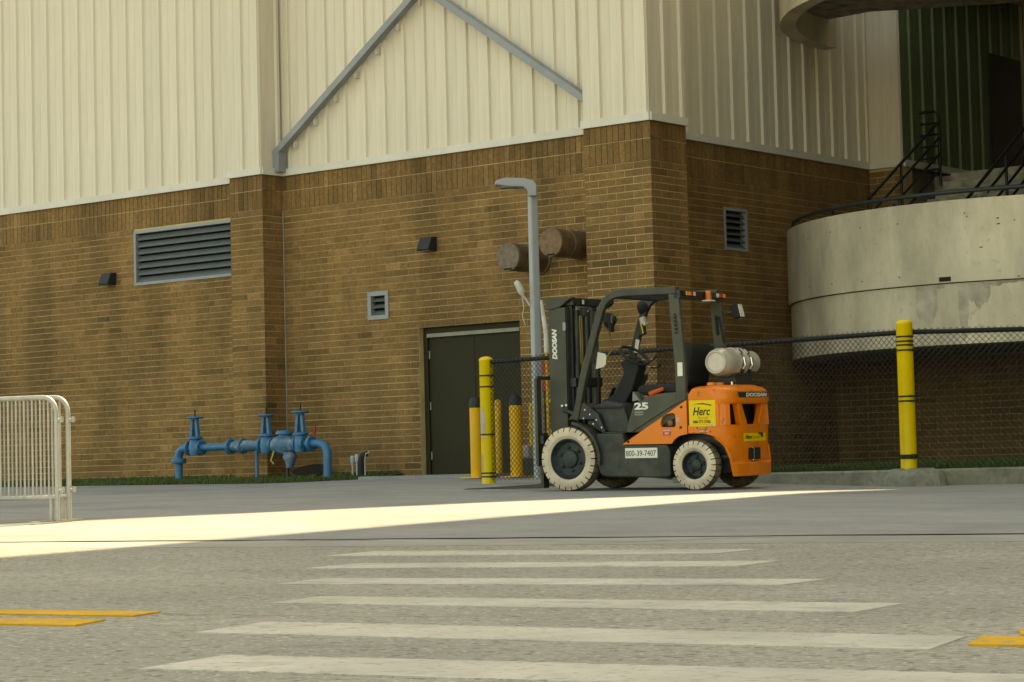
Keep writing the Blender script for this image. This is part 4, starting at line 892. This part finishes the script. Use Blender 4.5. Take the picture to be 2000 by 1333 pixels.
# overhead guard
def pillar(pts, y, wdt, dep, mt, name='guard_pillar'):
    b = MB()
    n = len(pts); vs_ = []
    for i, q in enumerate(pts):
        a_, c_ = Vector(pts[max(i-1, 0)]), Vector(pts[min(i+1, n-1)]); d = (c_-a_).normalized(); nn = Vector((-d.y, d.x)); q = Vector(q)
        for s_, yy in ((-1, -1), (1, -1), (1, 1), (-1, 1)): p_ = q+nn*s_*dep/2; vs_.append((p_.x, y+yy*wdt/2, p_.y))
    b.add(vs_, [(4*i+k, 4*i+(k+1) % 4, 4*i+4+(k+1) % 4, 4*i+4+k) for i in range(n-1) for k in range(4)]+[(3, 2, 1, 0), (4*n-4, 4*n-3, 4*n-2, 4*n-1)])
    return fp(name, b, mt, smooth=30, bevel=.008)
FP_ = [(-.08, .745), (-.19, 1.20), (-.355, 1.70), (-.425, 1.90), (-.47, 1.975), (-.525, 2.02), (-.60, 2.05), (-.72, 2.06), (-1.33, 2.052)]
for y in (.45, -.45):
    pl_ = pillar(FP_, y, .065, .075, 'mast_green')
    rp_ = pillar([(-1.355, .80), (-1.352, 1.25), (-1.32, 1.70), (-1.295, 2.03)], y, .05, .118 if y > 0 else .125, 'charcoal', 'rear_pillar')
    b = MB(); b.prism([(-1.325, 1.60), (-1.345, 1.62), (-1.33, 1.80), (-1.31, 1.82), (-1.295, 1.80), (-1.31, 1.61)], 1, y+.0255 if y > 0 else y+.0255, y+.0285); fp('pillar_slot', b, 'fuel_dark', rp_)
    if y > 0:
        pillar([(q[0]-.012, q[1]+.03) for q in FP_[1:-1]], y+.02, .03, .012, 'charcoal', 'pillar_bead')
        for k in range(5): b = MB(); b.box(-1.345+.006*k, -1.300+.006*k, y+.0285, y+.031, 1.625+.04*k, 1.637+.04*k); fp('vent_slat', b, 'charcoal', rp_)
    else:
        b = MB(); b.tube([(-1.40, y+.03, 1.52), (-1.39, y+.045, 1.62), (-1.365, y+.045, 1.74), (-1.345, y+.03, 1.80)], .012, 8); fp('grab_handle', b, 'rubber', rp_, smooth=50)
pillar([(-.08, .745), (-.26, 1.02), (-.33, 1.02)], -.45, .07, .09, 'rubber', 'cowl_gusset')
bx('guard_rear_beam', (-1.375, -1.30, -.475, .475, 1.965, 2.055), 'dark_steel'); bx('guard_front_beam', (-.62, -.54, -.44, .44, 2.005, 2.055), 'dark_steel')
for k in range(6):
    y = -.37+.148*k; bx('guard_bar', (-1.30, -.60, y-.009, y+.009, 2.005, 2.05), 'dark_steel', bevel=.003)
bx('guard_plate', (-1.30, -1.05, -.44, .44, 2.052, 2.062), 'dark_steel', bevel=.002)
def lamp(y0, segs):
    o = bx('rear_lamp', (-1.395, -1.376, y0-.115, y0+.115, 1.995, 2.045), 'rubber')
    n = len(segs); 
    for k, mt in enumerate(segs): bx('lamp_lens', (-1.410, -1.3955, y0+.10-.2*(k+1)/n+.003, y0+.10-.2*k/n-.003, 2.0, 2.04), mt, o, .003)
lamp(.29, ('lens_amber', 'lens_amber', 'lens_red', 'lens_clear')); lamp(-.37, ('lens_clear', 'lens_red', 'lens_red', 'lens_amber'))
b = MB(); b.lathe([(.036, 0), (.036, .02), (.032, .025), (.030, .085), (.024, .098), (.01, .10)], (-1.42, -.06, 1.962), (0, 0, 1), 20); bc = fp('beacon', b, 'beacon', smooth=40)
bx('beacon_base', (-1.47, -1.376, -.12, .0, 1.95, 1.962), 'sticker_white', bc, .002); bx('alarm_box', (-1.42, -1.376, -.24, -.12, 1.985, 2.05), 'dark_steel')
b = MB(); b.obox((-1.50, -.545, 1.86), (.045, 0, -.012), (0, .05, 0), (.018, 0, .075)); wl = fp('work_light', b, 'rubber', bevel=.012)
b = MB(); b.obox((-1.548, -.545, 1.862), (.004, 0, -.001), (0, .042, 0), (.016, 0, .066)); fp('lens', b, 'lens_clear', wl)
b = MB(); b.tube([(-1.39, -.49, 1.84), (-1.46, -.53, 1.83)], .012, 8); fp('bracket', b, 'dark_steel', wl)
# mirrors and head lamps on the front pillars
for (x, y, z, r) in ((-.40, -.44, 1.945, .075), (-.14, -.16, 1.81, .085), (-.10, -.18, 2.0, .06)):
    b = MB(); b.lathe([(r*.4, -.09), (r*.85, -.05), (r, -.01), (r, .02), (r*.85, .03)], (x, y, z), (.9, .1, -.1), 18); o = fp('head_lamp', b, 'rubber', smooth=40)
b = MB(); b.obox((-.19, -.13, 1.78), (.02, 0, 0), (0, .045, 0), (.01, 0, .10)); mi = fp('mirror', b, 'rubber', bevel=.02)
bx('mirror_glass', (-.216, -.211, -.165, -.095, 1.78, 1.86), 'badge_grey', mi, .001)
b = MB(); b.tube([(-.36, .40, 1.70), (-.30, .20, 1.74), (-.24, .0, 1.70), (-.25, -.05, 1.5), (-.32, .2, 1.40)], .009, 8); fp('wire_loom', b, 'brass', smooth=50)
b = MB(); b.prism([(-.245, 1.28), (-.345, 1.30), (-.37, 1.33), (-.38, 1.42), (-.36, 1.44), (-.275, 1.46)], 1, .30, .303); fp('hang_tag', b, 'sticker_white')
b = MB(); b.obox((-.44, -.40, 1.79), (.03, 0, -.01), (0, .03, 0), (.012, 0, .05)); fp('clip_board', b, 'pole_light', bevel=.01)
b = MB(); b.obox((-.43, -.39, 1.70), (.032, 0, -.01), (0, .032, 0), (.012, 0, .055)); pc = fp('pouch', b, 'dark_steel', bevel=.01)
b = MB(); b.obox((-.445, -.355, 1.715), (.005, 0, -.002), (0, .003, 0), (.014, 0, .055)); fp('pouch_band', b, 'sticker_yellow', pc)
b = MB(); b.obox((-.345, -.405, 1.53), (.022, 0, .006), (0, .001, 0), (-.014, 0, .07)); fp('pillar_label', b, 'sticker_white')
bx('pillar_label', (-1.385, -1.325, .476, .4785, 1.17, 1.31), 'sticker_white', bevel=.001)
# mast
for sg in (1, -1):
    y = sg*.30
    b = MB(); b.box(.10, .31, y+sg*.02-.012, y+sg*.02+.012, .10, 1.95); b.box(.10, .13, min(y, y-sg*.07), max(y, y-sg*.07), .10, 1.95); b.box(.28, .31, min(y, y-sg*.07), max(y, y-sg*.07), .10, 1.95)
    fp('outer_mast_rail', b, 'mast_green', bevel=.004)
    b = MB(); b.box(.085, .26, y-sg*.055-.01, y-sg*.055+.01, .16, 2.0); b.box(.06, .09, min(y-sg*.04, y-sg*.12), max(y-sg*.04, y-sg*.12), .16, 2.0); fp('inner_mast_rail', b, 'dark_steel', bevel=.004)
    b = MB(); b.tube([(.04, y-sg*.10, .2), (.04, y-sg*.10, 1.35)], .036, 14); lc = fp('lift_cylinder', b, 'dark_steel', smooth=50)
    b = MB(); b.tube([(.04, y-sg*.10, 1.35), (.04, y-sg*.10, 1.92)], .024, 12); fp('lift_rod', b, 'frame_black', lc, smooth=50)
    b = MB(); b.tube([(.10, sg*.40, .855), (-.06, sg*.405, .80), (-.10, sg*.41, .785)], .024, 10); tc_ = fp('tilt_cylinder', b, 'dark_steel', smooth=50)
    b = MB(); b.tube([(-.02, sg*.407, .812), (-.11, sg*.412, .78)], .016, 10); fp('tilt_rod', b, 'chrome', tc_, smooth=50)
    for q in ((.16, .90), (.11, .905), (.07, .84)):
        b = MB(); b.lathe([(.016, 0), (.016, .012), (.006, .016)], (q[0], sg*.335, q[1]), (0, sg, 0), 8); fp('bolt', b, 'chrome', tc_)
b = MB(); b.prism([(.335, 1.93), (.335, 2.06), (-.02, 2.055), (.06, 2.02), (.16, 1.955), (.28, 1.93)], 1, .295, .345); fp('mast_top_plate', b, 'mast_green', bevel=.006)
b = MB(); b.prism([(.335, 1.93), (.335, 2.06), (-.02, 2.055), (.06, 2.02), (.16, 1.955), (.28, 1.93)], 1, -.345, -.295); fp('mast_top_plate', b, 'mast_green', bevel=.006)
bx('mast_top_beam', (.02, .12, -.296, .296, 1.97, 2.05), 'dark_steel'); bx('mast_cross_member', (.02, .10, -.28, .28, 1.10, 1.20), 'dark_steel'); bx('mast_cross_member', (.02, .10, -.28, .28, .45, .58), 'dark_steel')
bx('rating_tag', (-.003, .001, .10, .14, 1.985, 2.03), 'sticker_white', bevel=.001)
for y, mt in ((.12, 'brass'), (.155, 'brass')):
    b = MB(); b.tube([(.03, y, 1.86), (.02, y+.005, 1.6), (.025, y, 1.3), (.02, y, .9)], .011, 8); fp('hydraulic_hose', b, mt, smooth=50)
    b = MB(); b.tube([(.02, y, 1.06), (.02, y, 1.22)], .017, 8); fp('hose_fitting', b, 'chrome', smooth=50)
for y in (.06, -.05):
    b = MB(); b.box(.03, .045, y-.02, y+.02, .5, 1.93); fp('lift_chain', b, 'dark_steel')
bx('chain_anchor', (.0, .06, .0, .10, 1.86, 1.95), 'mast_green'); b = MB(); b.lathe([(.018, 0), (.018, .01), (.008, .014)], (-.0, .04, 1.91), (-1, 0, 0), 8); fp('bolt', b, 'chrome')
bx('bracket', (.09, .125, .33, .352, 1.70, 1.79), 'steel_grey')
# carriage, backrest and forks
bx('carriage_plate', (.33, .375, -.46, .46, .18, .27), 'dark_steel'); bx('carriage_plate', (.33, .375, -.46, .46, .50, .59), 'dark_steel')
for sg in (1, -1):
    y = sg*.34
    b = MB(); b.prism([(.38, .03), (1.42, .02), (1.42, .03), (.45, .075), (.42, .09), (.42, .62), (.38, .62)], 1, y-.055, y+.055); fp('fork', b, 'mast_green', bevel=.006)
    b = MB(); b.bar((.40, sg*.44, .27), (.40, sg*.44, 1.20), .085, .03, (1, 0, 0)); fp('backrest_bar', b, 'mast_green')
    b = MB(); b.bar((.40, sg*.13, .59), (.40, sg*.13, 1.19), .03, .025, (1, 0, 0)); fp('backrest_bar', b, 'mast_green')
b = MB(); b.bar((.40, -.46, 1.205), (.40, .46, 1.205), .03, .04); fp('backrest_top', b, 'mast_green')
# counterweight: slices across the truck, cut away over the rear wheels
def u_r(v_):
    a_ = abs(v_); T = [(0, -1.955), (.2, -1.952), (.3, -1.945), (.36, -1.935), (.42, -1.91), (.465, -1.87), (.485, -1.83), (.50, -1.77)]
    for (p_, q_), (p2, q2) in zip(T, T[1:]):
        if a_ <= p2: return q_+(q2-q_)*(a_-p_)/(p2-p_)
    return T[-1][1]
ARCH = [(-1.445, .581), (-1.53, .582), (-1.613, .577), (-1.68, .565), (-1.731, .549), (-1.79, .515), (-1.847, .468), (-1.875, .42), (-1.89, .37), (-1.90, .30), (-1.902, .136)]
def arch_w(u_):
    for (p_, q_), (p2, q2) in zip(ARCH, ARCH[1:]):
        if u_ >= p2: return q_+(q2-q_)*(p_-u_)/(p_-p2)
    return .136
VS = [-.50, -.485, -.465, -.42, -.36, -.3, -.2, -.1, 0, .1, .2, .3, .36, .42, .465, .485, .50]
REAR = [(.136, .0), (.262, -.004), (.272, .004), (.290, .034), (.45, .026), (.66, .022)]
def slices(fn, name, mt, parent=fk, smooth=32):
    b = MB(); rings = [fn(v_) for v_ in VS]; n = len(rings[0])
    vs_ = [(q[0], v_, q[1]) for v_, R_ in zip(VS, rings) for q in R_]
    b.add(vs_, [(i*n+k, i*n+(k+1) % n, (i+1)*n+(k+1) % n, (i+1)*n+k) for i in range(len(VS)-1) for k in range(n)]+[list(range(n)), [(len(VS)-1)*n+k for k in range(n-1, -1, -1)]])
    return fp(name, b, mt, parent, smooth=smooth)
def lower(v_):
    ur = u_r(v_); out = [(-1.445, .66)]
    for p_, q_ in ARCH:
        if p_ < ur+.004: p2 = ur+.004; out.append((p2, max(q_, arch_w(p2)) if p2 > -1.9 else q_))
        else: out.append((p_, q_))
    wb = out[-1][1]
    for w2, o_ in REAR: out.append((ur+o_, max(w2, wb+.002*w2)))
    return out
cw = slices(lower, 'counterweight', 'orange_worn')
def upper(v_):
    ur = u_r(v_); e_ = .03*(abs(v_)/.5)**6
    return [(-1.455, .87), (-1.455, 1.005-e_), (-1.50, 1.062-e_), (ur+.16, 1.070-e_), (ur+.05, 1.035-e_), (ur+.018, 1.005-e_), (ur+.004, .93), (ur+.010, .885), (ur+.03, .87)]
slices(upper, 'counterweight_top', 'orange_worn', cw)
for sg in (1, -1):
    # side cheeks, then the slanted struts across the radiator opening
    b = MB(); b.box(-1.80, -1.455, sg*.42 if sg > 0 else -.499, .499 if sg > 0 else -.42, .655, .875)
    pl2 = [(sg*.499, -1.78), (sg*.485, -1.83), (sg*.465, -1.865), (sg*.43, -1.895), (sg*.33, -1.80), (sg*.40, -1.74)]
    b.add([(u_, v_, .655) for v_, u_ in pl2]+[(u_+.008, v_*(.985), .876) for v_, u_ in pl2], [(0, 1, 2, 3, 4, 5), (11, 10, 9, 8, 7, 6)]+[(i, (i+1) % 6, 6+(i+1) % 6, 6+i) for i in range(6)])
    fp('cheek', b, 'orange_worn', cw)
    b = MB()
    def P(v_, z_, o_): return (u_r(v_)+.022+o_, sg*v_, z_)
    b.hexa([P(.12, .655, 0), P(.25, .655, 0), P(.25, .655, .07), P(.12, .655, .07), P(.235, .876, 0), P(.305, .876, 0), P(.305, .876, .07), P(.235, .876, .07)]); fp('strut', b, 'orange_worn', cw, bevel=.008)
bx('radiator_grille', (-1.74, -1.70, -.42, .42, .60, .90), 'fuel_dark', cw)
for v_ in (-.22, .12, .30): b = MB(); b.lathe([(.05, 0), (.045, .03), (.01, .032)], (-1.62, v_*1.0, 1.066), (0, 0, 1), 14); fp('lifting_boss', b, 'orange', cw, smooth=40)
b = MB(); b.box(-1.955, -1.86, -.10, .11, .30, .42); fp('tow_recess', b, 'fuel_dark', cw); bx('tow_face', (-1.930, -1.90, -.098, .055, .302, .418), 'orange_worn', cw, .002)
b = MB(); b.tube([(-1.945, .045, .29), (-1.945, .045, .425)], .012, 10); fp('tow_pin', b, 'chrome', cw)
rnd2 = random.Random(5)
for y, z, wd2, ht in ((.33, .655, .05, .006), (.27, .648, .035, .008), (.05, .652, .06, .006), (.20, .62, .008, .03), (-.22, .66, .05, .006), (-.24, .70, .006, .04), (.02, .63, .02, .015), (.40, .61, .02, .005), (.15, .27, .05, .005), (-.05, .265, .12, .004), (-.2, .27, .06, .005)):
    b = MB(); u_ = u_r(y)+.017-(.02 if z < .28 else 0); n = 7
    ring_ = [(u_-.0045, y+wd2/2*math.cos(6.283*k/n)*rnd2.uniform(.6, 1.2), z+ht/2*math.sin(6.283*k/n)*rnd2.uniform(.6, 1.3)) for k in range(n)]
    b.add(ring_, [tuple(range(n))]); fp('paint_chip', b, 'primer' if rnd2.random() < .5 else 'dark_steel', cw)
for x, z, wd2, ht in ((-1.60, .603, .07, .018), (-1.66, .60, .03, .014), (-1.55, .635, .018, .03), (-1.70, .595, .02, .02)):
    b = MB(); n = 8; ring_ = [(x+wd2/2*math.cos(6.283*k/n)*rnd2.uniform(.6, 1.2), .5012, z+ht/2*math.sin(6.283*k/n)*rnd2.uniform(.6, 1.3)) for k in range(n)]
    b.add(ring_, [tuple(range(n))]); fp('paint_chip', b, 'primer' if wd2 > .02 else 'dark_steel', cw)
# gas bottle on its cradle
tc = Vector((-1.64, .0, 1.305)); tax = Vector((0, 1, 0)); TR = .148
b = MB(); b.lathe([(.02, .285), (.095, .288), (.105, .300), (.118, .300), (.122, .285), (.135, .262), (TR-.003, .22), (TR, .19), (TR, -.24), (TR-.01, -.29), (.10, -.34), (.03, -.36)], tc-Vector((0, .06, 0)), tax, 40); gb_ = fp('gas_bottle', b, 'tank', smooth=45)
b = MB(); b.lathe([(.01, .2865), (.092, .2895), (.094, .286)], tc-Vector((0, .06, 0)), tax, 32); fp('end_cap', b, 'tank_white', gb_, smooth=40)
b = MB(); ring_pts = 28; vs_ = []
for k in range(ring_pts+1):
    a_ = -.9+4.9*k/ring_pts
    for r_, h in ((.118, -.33), (.118, -.47), (.124, -.47), (.124, -.33)): vs_.append((tc.x+r_*math.cos(a_), tc.y-.06+h, tc.z+r_*math.sin(a_)))
b.add(vs_, [(4*k+j, 4*k+(j+1) % 4, 4*k+4+(j+1) % 4, 4*k+4+j) for k in range(ring_pts) for j in range(4)]+[(3, 2, 1, 0), (4*ring_pts, 4*ring_pts+1, 4*ring_pts+2, 4*ring_pts+3)]); fp('collar', b, 'tank', gb_, smooth=40)
b = MB(); b.tube([tc+Vector((0, -.40, 0)), tc+Vector((0, -.50, 0))], .03, 10); fp('valve', b, 'brass', gb_)
for y in (-.09, -.25):
    b = MB(); b.lathe([(TR+.001, -.022), (TR+.007, -.022), (TR+.007, .022), (TR+.001, .022)], tc+Vector((0, y, 0)), tax, 40, caps=False); s_ = fp('strap_band', b, 'chrome', smooth=40)
    b = MB(); b.obox(tc+Vector((-TR*.72, y, TR*.72)), (.02, 0, .02), (0, .028, 0), (-.012, 0, .012)); fp('latch', b, 'chrome', s_, bevel=.003)
    b = MB(); b.tube([tc+Vector((-TR-.01, y, .05)), tc+Vector((-TR-.025, y, -.03)), tc+Vector((-TR*.9, y, -.09))], .01, 8); fp('latch_hook', b, 'chrome', s_)
    b = MB(); b.lathe([(.026, 0), (.026, .02), (.01, .025)], tc+Vector((-TR*.86, y, -TR*.62)), (-1, 0, -.2), 12); fp('latch_knob', b, 'dark_steel', s_)
b = MB(); b.prism([(-1.76, 1.075), (-1.52, 1.075), (-1.54, 1.16), (-1.60, 1.155), (-1.68, 1.155), (-1.74, 1.18)], 1, -.36, .02); fp('bottle_cradle', b, 'dark_steel', bevel=.006)
for y in (.06, -.02): b = MB(); b.lathe([(.016, 0), (.016, .03), (.006, .034)], (-1.73, y, 1.07), (0, 0, 1), 8); fp('bolt', b, 'chrome')
# decals and lettering
bx('asset_plate', (-1.077, -.694, .5005, .5025, .338, .442), 'sticker_white', bevel=.001)
X_, Z_ = Vector((-1, 0, 0)), Vector((0, 0, 1))
text('800-39-7407', 'asset_number', .085, (-.705, .5028, .358), X_, Z_, M['ink'], fk, width=.355)
dec = bx('rental_decal', (-1.765, -1.462, .5005, .502, .650, .915), 'sticker_yellow', bevel=.001)
text('Herc', 'decal_text', .115, (-1.505, .5024, .765), X_, Z_, M['ink'], dec, shear=.25, offset=.0025, width=.20)
text('Rentals', 'decal_text', .048, (-1.56, .5024, .722), X_, Z_, M['ink_orange'], dec, shear=.2, width=.12)
text('888-777-2700', 'decal_text', .04, (-1.505, .5024, .683), X_, Z_, M['ink'], dec, offset=.001, width=.20)
b = MB(); b.add([(-1.50, .5024, .868), (-1.56, .5024, .884), (-1.63, .5024, .886), (-1.72, .5024, .868), (-1.72, .5024, .856), (-1.64, .5024, .872), (-1.56, .5024, .876)], [(0, 1, 2, 3, 4, 5, 6)]); fp('decal_swoosh', b, 'ink', dec)
bx('decal_line', (-1.75, -1.475, .5022, .5026, .668, .671), 'ink_orange', dec, 0)
bx('decal_patch', (-1.735, -1.70, .5022, .5028, .652, .678), 'grey_patch', dec, 0)
d2 = MB(); ys = [.22, .1, 0, -.1, -.2, -.28]
d2.add([(u_r(y)+.020, y, z) for y in ys for z in (.487, .568)], [(2*i, 2*i+2, 2*i+3, 2*i+1) for i in range(len(ys)-1)]); d2 = fp('rental_decal', d2, 'sticker_yellow')
Y_ = Vector((0, -1, 0))
text('Herc', 'decal_text', .06, (-1.9375, .19, .512), Y_, Z_, M['ink'], d2, shear=.25, offset=.001, width=.15)
text('Rentals', 'decal_text', .05, (-1.937, .03, .512), Y_, Z_, M['ink_orange'], d2, shear=.2, width=.16)
b = MB(); b.add([(-1.9378, -.08, .570), (-1.9378, -.20, .572), (-1.9378, -.21, .53), (-1.9378, -.17, .52), (-1.9378, -.15, .545)], [(0, 1, 2, 3, 4)]); fp('torn_corner', b, 'dark_steel', d2)
bd = MB(); bd.add([(u_r(y)-.0005, y, z) for y, z in ((.335, .990), (.315, .935))]+[(u_r(y)-.0005, y, z) for y in (0, -.33) for z in (.990, .935)], [(0, 1, 3, 2), (2, 3, 5, 4)]); bd = fp('maker_badge', bd, 'badge_black')
text('DOOSAN', 'badge_text', .052, (-1.9585, .19, .944), Y_, Z_, M['print_white'], bd, offset=.002, width=.46, shear=.1)
text('DOOSAN', 'mast_lettering', .062, (.222, .3335, 1.41), Vector((.0, 0, 1)), Vector((1, 0, 0)), M['print_white'], fk, offset=.0035, width=.33, shear=-.0) if False else None
t_ = text('DOOSAN', 'mast_lettering', .075, (.215, .3335, 1.40), Z_, Vector((1, 0, 0)), M['print_white'], fk, offset=.0045, width=.325, shear=.2)
text('25', 'model_number', .095, (-.80, .4695, .842), X_, Z_, M['print_white'], fk, offset=.004, width=.165)
bx('model_stripe', (-.905, -.80, .4687, .4698, .805, .820), 'badge_grey', bevel=0); bx('model_stripe', (-.905, -.80, .4687, .4698, .780, .795), 'badge_grey', bevel=0)
fd = bx('fuel_label', (-1.245, -1.15, .5033, .5045, .565, .635), 'sticker_red', bevel=0)
text('GASOLINE', 'label_text', .024, (-1.155, .5048, .610), X_, Z_, M['print_white'], fd, offset=.0006, width=.085)
text('ONLY', 'label_text', .03, (-1.172, .5048, .577), X_, Z_, M['print_white'], fd, offset=.0008, width=.05)
bx('fuse_label', (-1.345, -1.312, .5033, .5045, .70, .745), 'grey_patch', bevel=0)
